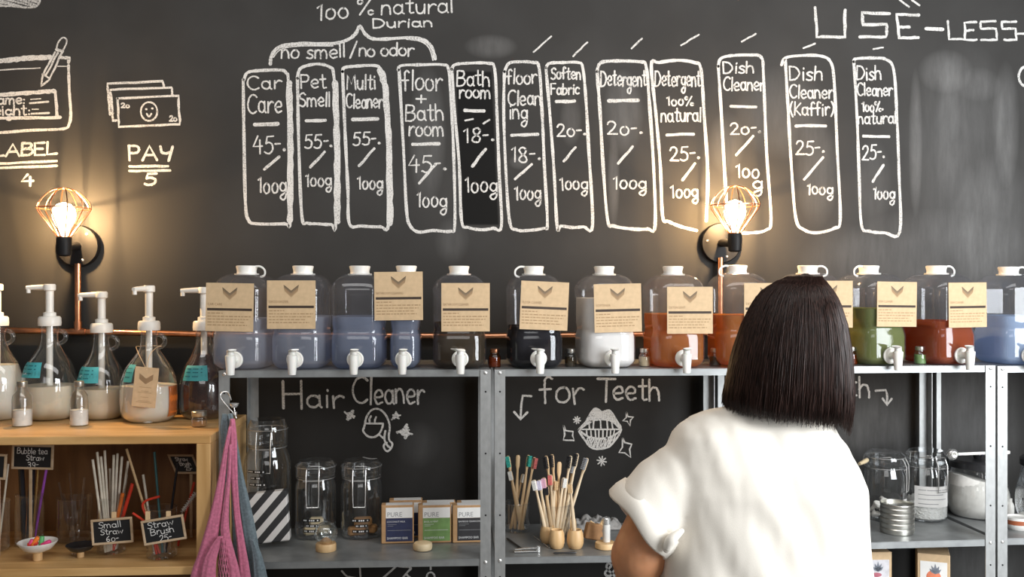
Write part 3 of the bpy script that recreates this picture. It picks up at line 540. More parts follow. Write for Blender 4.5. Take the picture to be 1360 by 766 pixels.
def wall_lamp(ppx, ppy, bpx, bpy_, label, prot):
    base = P(ppx, ppy, YW - .001); b = P(bpx, bpy_, YW - prot)
    t = empty('wall_lamp', base, label, 'lamp', 'caged wall lamps')
    R = 27 * PXW
    M = Matrix.Rotation(math.pi / 2, 4, 'X')
    MB().lathe([(R * .98, 0), (R, .004), (R, .020), (R * .95, .026), (R * .3, .028)], 40, M).build('backplate', MT['black'], t)
    for k in range(3):
        a = .9 + k * 2.09; MB().ell((R * .72 * math.cos(a), -.027, R * .72 * math.sin(a)), (.006, .004, .006), 10, 6).build('screw', MT['chrome'], t)
    d = b - base; neck = Vector((d.x, d.y, d.z - .105))
    MB().tube([(0, -.02, 0), (0, d.y * .55, -.002), (d.x * .3, d.y * .9, -.01), tuple(neck + Vector((0, 0, -.03)))], .016, 12).build('arm', MT['black'], t)
    MB().lathe([(.017, -.055), (.024, -.05), (.027, -.02), (.027, .012), (.023, .02), (.02, .022)], 24, Matrix.Translation(neck)).build('socket', MT['black'], t)
    cg = MB(); H = .182
    prof = [(.022, 0), (.034, .018), (.060, .055), (.084, .088), (.093, .108), (.088, .128), (.070, .152), (.042, .174), (.012, H), (.004, H + .001)]
    for k in range(10):
        a = 2 * math.pi * k / 10 + .2
        cg.tube(catmull([(r * math.cos(a), r * math.sin(a), z) for r, z in prof], 3), .0022, 6, Matrix.Translation(neck + Vector((0, 0, .015))))
    for r, z in ((.023, .002), (.093, .108), (.012, H)):
        cg.tube([(r * math.cos(q * math.pi / 16), r * math.sin(q * math.pi / 16), z) for q in range(33)], .0023, 6, Matrix.Translation(neck + Vector((0, 0, .015))))
    cg.build('wire_cage', MT['copper'], t)
    bo = MB().lathe([(.013, .0), (.015, .014), (.026, .034), (.038, .06), (.042, .080), (.038, .102), (.024, .118), (.004, .125)], 24, Matrix.Translation(neck + Vector((0, 0, .02)))).build('light_bulb', MT['bulb'], t)
    fl = MB(); cc = neck + Vector((0, 0, .085))
    for k in range(4):
        a = k * math.pi / 2; fl.tube([cc + Vector((.008 * math.cos(a), .008 * math.sin(a), -.02)), cc + Vector((.012 * math.cos(a), .012 * math.sin(a), .022))], .0016, 6)
    fl.build('filament', MT['filament'], bo)
    ld = bpy.data.lights.new('bulb_light', 'POINT'); ld.energy = LAMP_W; ld.color = (1, .62, .28); ld.shadow_soft_size = .012
    lo = bpy.data.objects.new('bulb_light', ld); COL.objects.link(lo); lo.location = base + cc
wall_lamp(106, 327, 85, 283, 'lit copper wire cage lamp on round black plate left of the PAY drawing', .155)
wall_lamp(956, 323, 976, 279, 'lit copper wire cage lamp on round black plate between two detergent price panels', .17)

# ------------------------------------------------------------------ steel shelving
def shelf_unit(pl, pr, yl, yr, tops, label, mids=()):
    A = P(pl, 500, yl); B = P(pr, 500, yr); A.z = B.z = 0
    w = (B - A).length; ang = math.atan2(B.y - A.y, B.x - A.x); D = .45
    t = empty('steel_shelf', A, label, 'shelf', 'galvanised shelving units', ang)
    top = max(tops); pw = .036; th = .003
    holes = []
    for (x, sx) in ((0, 1), (w, -1)):
        for (y, sy) in ((0, 1), (D, -1)):
            mb = MB(); mb.box((x + sx * pw / 2, y + sy * th / 2, top / 2), (pw, th, top - .0005)); mb.box((x + sx * th / 2, y + sy * (pw / 2 + th / 2), top / 2), (th, pw - th, top - .0005))
            mb.build('post', MT['steel'], t, flat=True)
    for z in tops:
        mb = MB(); mb.box((w / 2, D / 2, z - .001), (w - 2 * th - .001, D - 2 * th - .001, .002)); hl = .022
        for y in (th + .0012, D - th - .0012): mb.box((w / 2, y, z - hl / 2 - .002), (w - 2 * th - .001, .0014, hl - .001))
        for x in (th + .0012, w - th - .0012): mb.box((x, D / 2, z - hl / 2 - .002), (.0014, D - 2 * th - .006, hl - .001))
        sh = mb.build('shelf_board', MT['shelf'], t, flat=True)
        b = MB()
        for x in (pw / 2, w - pw / 2): b.lathe([(.006, 0), (.0058, .002), (.003, .0042), (.001, .0046)], 12, Matrix.Translation((x, 0, z - .011)) @ Matrix.Rotation(math.pi / 2, 4, 'X'))
        b.build('bolt', MT['chrome'], sh)
    h = MB()
    for x in (pw / 2, w - pw / 2):
        z = top - .075
        while z > .1:
            h.lathe([(.0032, 0), (.0032, .0006)], 10, Matrix.Translation((x, 0, z)) @ Matrix.Rotation(math.pi / 2, 4, 'X')); z -= .05 if False else .21
    h.build('hole', MT['black'], t)
    return t
Z1 = P(470, 491.5, YF).z; Z2 = P(820, 490, YF).z; Z3 = P(1230, 486, YF + .02).z; Z4 = P(1345, 486, YF + .04).z
L1 = P(560, 743.5, YF).z; L2 = P(740, 739, YF).z; L3 = P(1230, 719, YF + .02).z; L4 = P(1345, 715, YF + .04).z
shelf_unit(290.5, 652, YF, YF, (Z1, L1, .12), 'grey steel shelf unit next to the wooden cubby, holding jars and boxed soap')
shelf_unit(657, 992, YF, YF, (Z2, L2, .12), 'grey steel shelf unit holding the jars of toothbrushes')
shelf_unit(1003, 1322, YF, YF + .035, (Z3, L3, .30), 'bright steel shelf unit holding the metal tin and white jars right of the person')
shelf_unit(1325, 1690, YF + .04, YF + .06, (Z4, L4, .30), 'bright steel shelf unit cut off by the right edge of the photo')

# ------------------------------------------------------------------ dispensers on the top shelf
def sup(rx, ry, z, cy, n=40, e=4.2):
    out = []
    for j in range(n):
        a = 2 * math.pi * j / n; c, s = math.cos(a), math.sin(a); k = (abs(c) ** e + abs(s) ** e) ** (-1 / e)
        out.append((rx * k * c, cy + ry * k * s, z))
    return out
DH = .326
def jug_off(z):
    R = .062
    if z < .03: return .024 * (1 - z / .03) ** 2
    if z > DH - R:
        q = (z - (DH - R)) / R; return R * (1 - math.sqrt(max(0, 1 - q * q))) 
    return interp([(0, 0), (.105, 0), (.122, .004), (.132, .006), (.142, .004), (.16, .002), (.3, .002)], z)
def jug_rings(w, d, z0, z1, shrink, n=22):
    zs = sorted(set([z0, z1] + [z0 + (z1 - z0) * i / n for i in range(n + 1)] + [z for z in (.004, .010, .02, .03, .115, .122, .132, .142, .15, DH - .05, DH - .035, DH - .02, DH - .01, DH - .004, DH - .001) if z0 < z < z1]))
    return [sup(w / 2 - jug_off(z) - shrink, d / 2 - jug_off(z) - shrink, z, d / 2) for z in zs]
def text_obj(txt, size, m, parent, loc, rot, name='lettering', align='LEFT', sx=1.0, extr=.0002):
    cu = bpy.data.curves.new(name, 'FONT'); cu.body = txt; cu.size = size; cu.align_x = align; cu.extrude = extr; cu.resolution_u = 2
    tmp = bpy.data.objects.new('tmp', cu); COL.objects.link(tmp); bpy.context.view_layer.update()
    me = bpy.data.meshes.new_from_object(tmp.evaluated_get(bpy.context.evaluated_depsgraph_get())); bpy.data.objects.remove(tmp); bpy.data.curves.remove(cu)
    me.transform(Matrix.Scale(sx, 4, (1, 0, 0))); me.materials.clear(); me.materials.append(m)
    o = bpy.data.objects.new(name, me); COL.objects.link(o); o.parent = parent; o.location = loc; o.rotation_euler = rot; return o
def kraft_label(root, lw, size, tilt, words, sub=True, name='kraft_label', rzlocal=0.0):
    """square kraft card with a nested chevron mark, a title, a dark bar and rows of small print; faces -y"""
    k = MB().box((0, 0, 0), (size, .0012, size), .0003).build(name, MT['kraft'], root, loc=lw, rot=(0, tilt, rzlocal))
    s = size; y = -.0008
    for i, (dz, m, wv) in enumerate(((0, 'ink', .011), (-.030, 'ink', .009), (-.058, 'ink2', .010), (-.086, 'ink2', .009), (-.112, 'ink3', .010))):
        mb = MB(); zt = .40 * s + dz * s; hw = s * (.155 - .004 * i)
        for sg in (-1, 1):
            a = Vector((sg * hw, y, zt)); b = Vector((0, y, zt - .125 * s)); hh = Vector((0, 0, wv * s))
            mb.add([a + hh, a - hh, b - hh, b + hh], [(0, 1, 2, 3)])
        mb.build('chevron_mark', MT[m], k, flat=True)
    text_obj(words, s * .070, MT['ink2'], k, (-.46 * s, y, .035 * s), (math.pi / 2, 0, 0), 'title_lettering', sx=.92 if len(words) < 12 else .74, extr=.00005)
    mb = MB(); mb.add([(-.47 * s, y, -.02 * s), (.47 * s, y, -.02 * s), (.47 * s, y, -.072 * s), (-.47 * s, y, -.072 * s)], [(0, 1, 2, 3)]); mb.build('printed_bar', MT['ink'], k, flat=True)
    mb = MB(); r = random.Random(len(words) * 7 + int(size * 9999) + int(abs(lw[0]) * 999))
    for q, z in enumerate((-.125, -.19, -.25, -.31, -.37)):
        x = -.46; end = (-.15, .44, .40, .30, .36)[q]
        while x < end:
            l = min(r.uniform(.03, .10), end - x + .01); mb.add([(x * s, y, (z + .011) * s), ((x + l) * s, y, (z + .011) * s), ((x + l) * s, y, (z - .011) * s), (x * s, y, (z - .011) * s)], [(0, 1, 2, 3)]); x += l + .018
    mb.build('small_print', MT['ink3'], k, flat=True); return k
LQ = dict(blue=liquid('pale_blue_liquid', (.49, .54, .65), (.86, .88, .95), .55), blue2=liquid('blue_liquid', (.37, .43, .57), (.76, .82, .94), .48), sky=liquid('sky_blue_liquid', (.50, .64, .86), (.7, .8, .95), .25), brown=liquid('brown_liquid', (.10, .066, .022), (.55, .40, .18), .42),
          dark=liquid('black_liquid', (.006, .003, .004), (.08, .03, .03), .12), white=liquid('milk_white_liquid', (.90, .88, .84), (.9, .9, .9), .0, .15), amber=liquid('amber_liquid', (.50, .185, .028), (.92, .50, .14), .30), green=liquid('olive_green_liquid', (.23, .27, .08), (.4, .5, .2), .12), red=liquid('red_orange_liquid', (.44, .085, .011), (.9, .28, .06), .22))
DISP = [  # disc px, lid px, width px, fill py, liquid, card (px, py, tilt deg, title), strap side, lever angle, zt, what the label says, lid py
 (312, 336, 80, 424, 'blue', (303.5, 408, 1, 'CAR CARE'), 1, .5, Z1, 'clear plastic dispenser of pale liquid with CAR CARE card, leftmost on the top shelf'),
 (392, 404.5, 80, 421, 'blue', (386, 404.5, 0, 'DEODORIZER'), 0, .5, Z1, 'clear plastic dispenser of pale liquid with DEODORIZER card'),
 (472, 478.5, 78, 421, 'blue2', None, 0, .2, Z1, 'clear plastic dispenser of blue liquid without a card, above Hair Cleaner'),
 (536, 541, 46, 421, 'blue2', (529, 393, -.6, 'BATHROOM CLEANING'), 0, .2, Z1, 'narrow blue dispenser with BATHROOM CLEANING card covering its lid'),
 (611, 608, 78, 430, 'brown', (618.5, 408, 0, 'BATHROOM CLEANER'), 0, -.8, Z1, 'clear plastic dispenser of brown liquid with BATHROOM CLEANER card'),
 (715, 706, 78, 434, 'dark', (723.5, 406, 2.4, 'FLOOR CLEANER'), -1, -.7, Z2, 'clear plastic dispenser of black liquid with tilted FLOOR CLEANER card'),
 (813, 799, 80, 396, 'white', (821.5, 409, -1.2, 'SOFTENER'), 0, -.3, Z2, 'clear plastic dispenser of white liquid with SOFTENER card'),
 (907, 891, 78, 418, 'amber', (917.5, 412, 0, 'DETERGENT'), 0, -.2, Z2, 'clear plastic dispenser of amber liquid with DETERGENT card and full view'),
 (992, 980, 78, 419, 'amber', (1020, 407, 0, 'DETERGENT'), -1, -.2, Z3, 'amber dispenser half hidden behind the left side of the dark hair'),
 (1092, 1071, 76, 434, 'amber', (1104, 404, 0, 'DISH CLEANER'), 1, -.2, Z3, 'dispenser hidden behind the hair except its lid and the right of its card'),
 (1182, 1145, 74, 410, 'green', (1195, 404, .8, 'DISH CLEANER'), -1, -.8, Z3, 'clear plastic dispenser of olive green liquid with card'),
 (1276, 1233, 74, 427, 'red', (1290, 405, -.6, 'DISH CLEANER'), 1, -.8, Z3, 'clear plastic dispenser of red-orange liquid with card'),
 (1366, 1340, 74, 420, 'sky', None, 1, -.3, Z4, 'pale blue dispenser without a card, cut off by the right edge'),
]
def dispenser(i, dpx, lpx, wpx, fpy, liq, card, strap, lever, zt, label):
    yf = YF + .008 + (.022 if dpx > 1000 else 0) + (.02 if dpx > 1320 else 0)
    f = Q(dpx, 400, zt) if False else P(dpx, 480, yf); f.z = zt + .0005
    m = mpp(f); w = (wpx - 5) * m; d = .25 if wpx > 60 else .20
    lidw = P(lpx, 360, yf + d / 2); rz = (.35 if i == 0 else .5) * math.atan2(-(lidw.x - f.x), d / 2)
    rz = max(-.26, min(.26, rz))
    t = empty('drink_dispenser', f, label, 'dispenser', 'liquid dispensers on the top shelf', rz); t.name = 'refill_dispenser'
    inv = Matrix.Rotation(-rz, 3, 'Z')
    MB().loft(jug_rings(w, d, 0, DH - .0005, 0)).build('jug', MT['jug'], t, sharp=60)
    fz = P(dpx, fpy, yf).z - zt
    MB().loft(jug_rings(w, d, .004, min(fz, DH - .03), .004)).build('liquid', LQ[liq], t, sharp=50)
    lid = MB().lathe([(.042, DH - .004), (.042, DH + .001), (.034, DH + .002), (.033, DH + .010), (.0365, DH + .024), (.0365, DH + .027), (.033, DH + .029), (.005, DH + .029)], 36, c=(0, d / 2, 0)).build('lid', MT['white'], t)
    if strap:
        sx = strap; pts = catmull([(sx * .030, d / 2 - .012, DH + .025), (sx * .05, d / 2 - .012, DH + .026), (sx * .066, d / 2 - .012, DH + .014), (sx * .066, d / 2 - .012, DH - .004), (sx * .052, d / 2 - .012, DH - .010)], 5)
        MB().tube(pts, .0035, 8, flat=.6).build('lid_strap', MT['white'], lid)
    if wpx > 60:   # moulded grip column in the jug's front
        g = MB(); g.tube(catmull([(0, -.0005, .20), (.004, -.002, .215), (.004, -.002, .27), (0, .004, .288)], 4), .010, 10, flat=1); 
    tp = MB(); tz = .034 + .002
    RX = Matrix.Rotation(math.pi / 2, 4, 'X')
    tp.lathe([(.027, -.001), (.0285, .002), (.0285, .006), (.024, .008), (.023, .0065), (.013, .0065), (.012, .02), (.012, .040), (.004, .041)], 28, Matrix.Translation((0, 0, tz)) @ RX)
    tp.lathe([(.0115, -.048), (.0125, -.047), (.0175, .012), (.0175, .016), (.0145, .018), (.0125, .019), (.0115, .030), (.004, .031)], 20, Matrix.Translation((0, -.045, tz)))
    tap = tp.build('tap', MT['white'], t)
    lv = MB(); L = .032
    ca, sa = math.sin(lever), -math.cos(lever)
    base = Vector((0, -.045, tz + .030)); sd = Vector((math.cos(lever), math.sin(lever), 0)); fw = Vector((ca, sa, 0))
    rings = []
    for q, (u, hw, h, hz) in enumerate(((-.014, .010, .006, 0), (0, .013, .007, .001), (.012, .012, .005, .003), (.026, .015, .0035, .006), (.034, .014, .0025, .008))):
        cpt = base + fw * u + Vector((0, 0, hz)); rings.append([cpt + sd * (hw * math.cos(a)) + Vector((0, 0, h * math.sin(a))) for a in [2 * math.pi * j / 14 for j in range(14)]])
    lv.loft(rings); lv.build('lever', MT['white'], tap)
    if card:
        cx, cy, tilt, words = card; cp = P(cx, cy, yf - .010 - .02 * abs(math.sin(rz))); loc = inv @ (cp - f); loc.y = -.0025
        kraft_label(t, loc, 64.5 * mpp(cp) * (.93 if dpx > 1150 else .97 if dpx > 880 else 1), math.radians(tilt), words, rzlocal=0.0)
    return t
for i, a in enumerate(DISP): dispenser(i, *a)

def vial(root_name, p, r, h, cap_h, body_m, cap_m, fill_m, fill_h, label, cat, group=None, capname='cap', rn=None):
    t = empty(root_name, p, label, cat, group); hb = h - cap_h; rn = rn or r * .72
    MB().lathe([(r * .9, 0), (r, .003), (r, hb * .68), (r * .93, hb * .78), (rn, hb * .92), (rn, hb)], 24, cap1=False).build('bottle_body', MT[body_m], t)
    if fill_m: MB().lathe([(r * .86, .002), (r * .94, .004), (r * .94, fill_h), (r * .5, fill_h + .001)], 24).build('contents', MT[fill_m] if fill_m in MT else LQ[fill_m], t)
    MB().lathe([(rn * 1.08, hb), (rn * 1.1, hb + .001), (rn * 1.1, h - .002), (rn * .98, h), (.001, h)], 24).build(capname, MT[cap_m], t)
    return t
for px, zt, bm, cm, fm, lab in ((657, Z2, 'amber_glass', 'copper', 'amber', 'tiny amber bottle behind the steel posts between brown and black dispensers'), (758, Z2, 'glass', 'tin', 'brown', 'tiny dark bottle with pale cap between black and white dispensers'), (856, Z2, 'glass', 'tin', 'soap_beige', 'tiny clear jar with pale label between white and amber dispensers'),
                               (950, Z2, 'glass', 'tin', 'brown', 'tiny jar with metal cap between the two amber dispensers'), (1131, Z3, 'amber_glass', 'tin', 'amber', 'tiny amber jar just right of the dark hair'), (1222, Z3, 'glass', 'tin', 'green', 'tiny green jar between the green and red-orange dispensers')):
    p = Q(px, 488 if px < 1000 else 484.5, zt); p.y = min(max(p.y, YF + .10), YF + .30); p = P(px, 480, p.y); p.z = zt + .0005
    vial('sample_jar', p, .021, .064, .014, bm, cm, fm, .034, lab, 'jar', 'sample jars behind the dispensers')

# ------------------------------------------------------------------ wooden cubby on the left
YC = 3.10; XR = P(279.5, 585, YC).x; XL = XR - 1.05; DC = .51
ZC = P(150, 579, YC).z; ZB = P(150, 755, YC).z
cub = empty('wooden_cubby', (XR - .5, YC, 0), 'pine wooden cubby shelf on the left holding pump bottles and straws', 'shelf')
def cl(x, y, z): return (x - (XR - .5), y - YC, z)
th = P(150, 579, YC).z - P(150, 590, YC).z
xm = (XL + XR) / 2; W = XR - XL
MB().box(cl(xm, YC + DC / 2, ZC - th / 2), (W, DC, th), .002).build('top_board', MT['pine'], cub)
MB().box(cl(xm, YC + DC / 2 + .0, ZB - th / 2), (W - .096, DC - .02, th), .002).build('shelf_board', MT['pine'], cub)
for x in (XL + .023, XR - .023): MB().box(cl(x, YC + DC / 2, (ZC - th) / 2), (.045, DC, ZC - th - .0005), .002).build('side_panel', MT['pine_z'], cub)
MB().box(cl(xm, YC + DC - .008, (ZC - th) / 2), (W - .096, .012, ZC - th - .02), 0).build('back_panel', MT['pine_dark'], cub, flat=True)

def pump_jug(cx, by, ty, rpx, color, fill_py, label, spout_rot, tag_=None, sp_top=None, y_c=3.525, teal=None, stripe=False):
    p = P(cx, by, y_c); p.z = ZC + .0005; m = mpp(p); px = lambda v: v * m
    t = empty('pump_jug', p, label, 'bottle', 'pump jugs on the wooden cubby')
    H = P(cx, ty, y_c).z - p.z; r = px(rpx); rn = px(10.5)
    prof = [(r * .66, 0), (r * .84, .012 * H / .35), (r * .97, .10 * H), (r, .26 * H), (r * .97, .42 * H), (r * .82, .57 * H), (r * .56, .69 * H), (rn * 1.25, .78 * H), (rn * 1.05, .86 * H), (rn, .97 * H), (rn, H)]
    pr = [(v.x, v.y) for v in catmull([(a, b, 0) for a, b in prof], 4)]
    bd = MB().lathe(pr, 40, cap1=False); 
    bd.tube([(rn * 1.1 + (math.sin(a) * px(9)), .004, .87 * H + px(8.5) * -math.cos(a)) for a in [math.pi * (.02 + .96 * k / 12) for k in range(13)]], px(3), 10, flat=1)
    bd.build('jug', MT['glass'], t, sharp=60)
    if color:
        fz = P(cx, fill_py, y_c).z - p.z
        rad = lambda z: interp([(b, a) for a, b in prof], z) - .003
        zs = [.003 + (fz - .003) * k / 10 for k in range(11)]
        MB().lathe([(rad(z) , z) for z in zs], 36).build('liquid', MT[color], t)
        if stripe:
            ang = [math.radians(a) for a in range(-30, 6, 6)]; mb = MB()
            mb.loft([[(interp([(b, a) for a, b in prof], z) * 1.004 * math.cos(a), interp([(b, a) for a, b in prof], z) * 1.004 * math.sin(a), z) for a in ang] for z in [.02 + (fz - .02) * k / 8 for k in range(9)]], False, False, closed=False); mb.build('orange_sticker', MT['orange_tape'], t, sharp=60)
    sp_h = P(cx, sp_top, y_c).z - p.z
    MB().tube([(0, 0, .10 * H), (0, 0, H)], px(4.2), 12).build('dip_tube', MT['cream'], t)
    pm = MB(); cr = px(14)
    pm.lathe([(cr, -.001 + H - px(1)), (cr * 1.03, H + px(2)), (cr * 1.0, H + px(9)), (cr * .9, H + px(11)), (px(8), H + px(11.5)), (px(8), H + px(16)), (px(5), H + px(17)), (px(5), sp_h - px(8)), (px(4.6), sp_h - px(6))], 28)
    R = Matrix.Rotation(spout_rot, 4, 'Z')
    pm.lathe([(px(6.5), sp_h - px(9)), (px(7.6), sp_h - px(8)), (px(7.6), sp_h - px(1.5)), (px(6.4), sp_h), (.001, sp_h)], 20)
    pm.tube([(-px(3), 0, sp_h - px(4.2)), (-px(14), 0, sp_h - px(4.4)), (-px(24), 0, sp_h - px(4.8)), (-px(30), 0, sp_h - px(5.2))], [px(4), px(3.6), px(3.2), px(2.8)], 10, R)
    pm.tube([(-px(27.5), 0, sp_h - px(5)), (-px(27.5), 0, sp_h - px(12))], px(2.7), 10, R)
    pm.build('pump', MT['cream'], t, sharp=40)
    if teal:
        x0, x1, y0, y1 = teal
        zt_, zb_ = P(cx, y0, y_c - r).z - p.z, P(cx, y1, y_c - r).z - p.z
        rr = lambda z: interp([(b, a) for a, b in prof], z) * 1.006 + .001
        asin = lambda v: math.asin(max(-.98, min(.98, v)))
        a0 = asin(px(x0 - cx) / r); a1 = asin(px(x1 - cx) / r)
        mb = MB(); mb.loft([[(rr(z) * math.sin(a0 + (a1 - a0) * k / 8), -rr(z) * math.cos(a0 + (a1 - a0) * k / 8), z) for k in range(9)] for z in [zb_ + (zt_ - zb_) * k / 6 for k in range(7)]], False, False, closed=False)
        lb = mb.build('teal_label', MT['teal'], t, sharp=70)
        mb = MB()
        for q, zf in enumerate((.75, .52, .25)):
            z = zb_ + (zt_ - zb_) * zf; e = (.88, .8, .7)[q]
            for k in range(10):
                if k % 4 == 3 or k / 10 > e: continue
                b0 = a0 + (a1 - a0) * (.1 + .08 * k); b1 = b0 + (a1 - a0) * .065
                mb.add([((rr(zz) + .0006) * math.sin(b), -(rr(zz) + .0006) * math.cos(b), zz) for b, zz in ((b0, z), (b1, z), (b1, z + .004), (b0, z + .004))], [(0, 1, 2, 3)])
        mb.build('writing', MT['teal_ink'], lb, flat=True)
    return t, p, H, r, rn
pump_jug(-4, 555, 431, 33, 'lotion2', 484, 'glass pump jug nearly full of white lotion, cut off by the left edge', .0, sp_top=377)
pump_jug(66, 556, 431, 35.5, 'lotion', 511, 'glass pump jug of cream lotion, second from left, beside the copper riser', 0.0, sp_top=377, teal=(35, 68, 482, 502))
pump_jug(135, 557, 440, 31.5, 'lotion', 515, 'shorter glass pump jug of cream lotion with crooked teal label, third from left', 0.0, sp_top=387, teal=(108, 142, 488, 509))
r4 = pump_jug(198, 560, 437, 37, 'lotion2', 511, 'glass pump jug with white lotion, an orange sticker and a kraft tag', 1.2, sp_top=379, y_c=3.45, teal=(172, 186, 485, 508), stripe=True)
pump_jug(271, 560, 437, 32, 'dark_soap', 470, 'glass pump jug of dark brown liquid behind the leftmost dispenser', .05, sp_top=381, teal=(249, 284, 486, 506), y_c=3.52)
# kraft tag hanging from the fourth jug's neck
tp_, pj = P(193, 514, 3.325), r4[1]
tg = empty('kraft_tag', tp_, 'kraft paper tag hanging on string around a pump jug neck', 'tag')
RT = Matrix.Rotation(.10, 4, 'Y')
cm_ = mpp(tp_)
cd = MB().box((0, 0, 0), (31 * cm_, .0012, 53 * cm_), .0003, RT).build('card', MT['kraft'], tg)
mb = MB()
for i in range(4):
    for sg in (-1, 1):
        a = Vector((sg * 9 * cm_, -.0012, (17 - i * 1.9) * cm_)); b = Vector((0, -.0012, (10.5 - i * 1.9) * cm_)); hh = Vector((0, 0, .7 * cm_)); mb.add([a + hh, a - hh, b - hh, b + hh], [(0, 1, 2, 3)], RT)
mb.build('chevron_mark', MT['ink2'], tg, flat=True)
mb = MB()
for i, (z, hw) in enumerate(((0, 8), (-5, 5), (-7, 9), (-13, 5), (-18, 8), (-20, 10))): mb.add([(-hw * cm_, -.0012, z * cm_), (hw * cm_, -.0012, z * cm_), (hw * cm_, -.0012, (z - .6) * cm_), (-hw * cm_, -.0012, (z - .6) * cm_)], [(0, 1, 2, 3)], RT)
mb.build('small_print', MT['ink3'], tg, flat=True)
nk = Vector((pj.x, pj.y, pj.z + .80 * r4[2])) - tp_; rn_ = r4[4] * 1.5
hole = Vector((.005, -.001, 23 * cm_)); pts = [hole, hole.lerp(nk + Vector((-rn_ * .8, -rn_ * .6, 0)), .5) + Vector((0, -.022, .012)), nk + Vector((-rn_ * .8, -rn_ * .75, .0))] + [nk + Vector((rn_ * math.sin(a), -rn_ * math.cos(a), .004)) for a in [-1.4 - k * .48 for k in range(8)]] + [nk + Vector((rn_ * .8, -rn_ * .75, 0)), hole.lerp(nk + Vector((rn_ * .8, -rn_ * .6, 0)), .5) + Vector((0, -.022, .012)), hole + Vector((.001, 0, 0))]
MB().tube(catmull(pts, 4), .0012, 6).build('string', MT['bamboo'], tg)
# small bottles on the cubby top
for px, base, top, w, lab in ((29.5, 562, 504, 25, 'small clear bottle half full of white powder in front of the leftmost pump jug'), (105, 565, 506, 24, 'small clear powder bottle standing between the second and third pump jugs')):
    p = Q(px, base, ZC); p.y = max(p.y, YC + .03); m = mpp(p); p.y = min(p.y + w * m / 2, 3.345); p = P(px, base, p.y); p.z = ZC + .0005; vial('sample_bottle', p, w * m / 2, (base - top) * m, 7 * m, 'glass', 'tin', 'powder', 21 * m, lab, 'bottle', 'powder bottles on the cubby', rn=w * m * .24)
p = Q(196.5, 563, ZC); m = mpp(p); p.y += .028; p = P(196.5, 563, p.y); p.z = ZC + .0005
vial('sample_jar', p, 9 * m, 25 * m, 5 * m, 'glass', 'chrome', 'powder', 16 * m, 'small white jar with steel cap in front of the kraft tag', 'jar', rn=8.4 * m)
p = Q(264.5, 568, ZC); m = mpp(p); p.y += .03; p = P(264.5, 568, p.y); p.z = ZC + .0005
vial('sample_jar', p, 10 * m, 21 * m, 7 * m, 'glass', 'tin', 'soap_tan', 8 * m, 'small low jar with metal screw lid at the right end of the cubby top', 'jar', rn=9 * m)

# ------------------------------------------------------------------ inside the cubby
def open_jar(p, r, h, label, rim=1.02, neck=None, group=None, name='glass_jar', m='glass'):
    t = MB(); ri = r - .002
    prof = [(r * .9, 0), (r, .006)] + ([(r, h * .72), (r * neck, h * .84), (r * neck, h * .96)] if neck else [(r, h * .97)]) + [((r * (neck or 1)) * rim + .001, h * .985), ((r * (neck or 1)) * rim, h)]
    o = t.lathe(prof, 32, cap1=False).build(name, MT[m], None, loc=p); return tag(o, label, 'jar', group)
def blackboard_sign(cx, cy, w, h, tilt, Y, rows, label, skew=0.0, stick=None, peg=None):
    c = P(cx, cy, Y); m = mpp(c); t = empty('blackboard_sign', c, label, 'sign', 'small price boards in the cubby')
    R = Matrix.Rotation(tilt, 4, 'Y') @ Matrix(((1, 0, skew, 0), (0, 1, 0, 0), (0, 0, 1, 0), (0, 0, 0, 1)))
    W, Hh = w * m, h * m; fw = 3.0 * m
    f = MB()
    for z in (-1, 1): f.box((0, 0, z * (Hh / 2 - fw / 2)), (W, .008, fw), .0012, R)
    for x in (-1, 1): f.box((x * (W / 2 - fw / 2), 0, 0), (fw, .008, Hh - 2 * fw), .0012, R)
    f.build('frame', MT['signframe'], t, flat=True)
    b = MB().box((0, .001, 0), (W - 2 * fw + .001, .004, Hh - 2 * fw + .001), 0, R).build('board', MT['blackboard'], t, flat=True)
    ck = Chalk(lambda x, y: R @ Vector((x * m, -.0016, -y * m)))
    for txt, x0, x1, yb, cap in rows: ck.text(txt, x0, x1, yb, cap, .85 * m, gap=.14)
    ck.build('writing', MT['chalk_sign'], b)
    if stick: MB().box((stick[0] * m, .007, (-Hh / 2 + .01 + ZB + .001 - c.z) / 2), (4 * m, .004, abs(-Hh / 2 + .01 - ZB - .001 + c.z)), .001).build('stick', MT['signframe'], t, flat=True)
    if peg:
        for x in peg: MB().box((x * m, .009, Hh * .2), (6 * m, .008, Hh * .6 + 15 * m), .001).build('peg', MT['bamboo'], t, flat=True)
    return t
def onshelf(px, py, z, extra=0.0):
    p = Q(px, py, z); p = P(px, py, p.y + extra); p.z = z + .0005; return p
pA = onshelf(39, 728, ZB, .05); mA = mpp(pA)
open_jar(pA, 18 * mA, 68 * mA, 'clear straw jar under the Bubble tea Straw board', neck=.94, group='straw jars in the cubby')
def straw(base, tip, r, m, label, group, name='drinking_straw'):
    b, tp = Vector(base), Vector(tip); d = (tp - b)
    return tag(MB().tube([(0, 0, 0), d * .5, d], r, 10).build(name, MT[m], None, loc=b), label, 'straw', group)
for bx, tx, ty, r, m, lab in ((33, 27, 600, .010, 'black_straw', 'thick black straw left behind the Bubble tea Straw board'), (43, 52, 612, .0055, 'gold', 'gold metal straw rising behind the right side of the Bubble tea Straw board'), (45, 62, 620, .0045, 'purple', 'thin purple straw at the right edge of the Bubble tea Straw board'), (38, 44, 605, .010, 'black_straw', 'thick black straw in the middle behind the Bubble tea Straw board'), (34, 41, 630, .0045, 'copper_straw', 'copper coloured straw below the middle of the Bubble tea Straw board')):
    b = P(bx, 722, pA.y + RN.uniform(-.015, .015)); b.z = ZB + .006; straw(b, P(tx, ty, pA.y + RN.uniform(.0, .02)), r, m, lab, 'bubble tea straws')
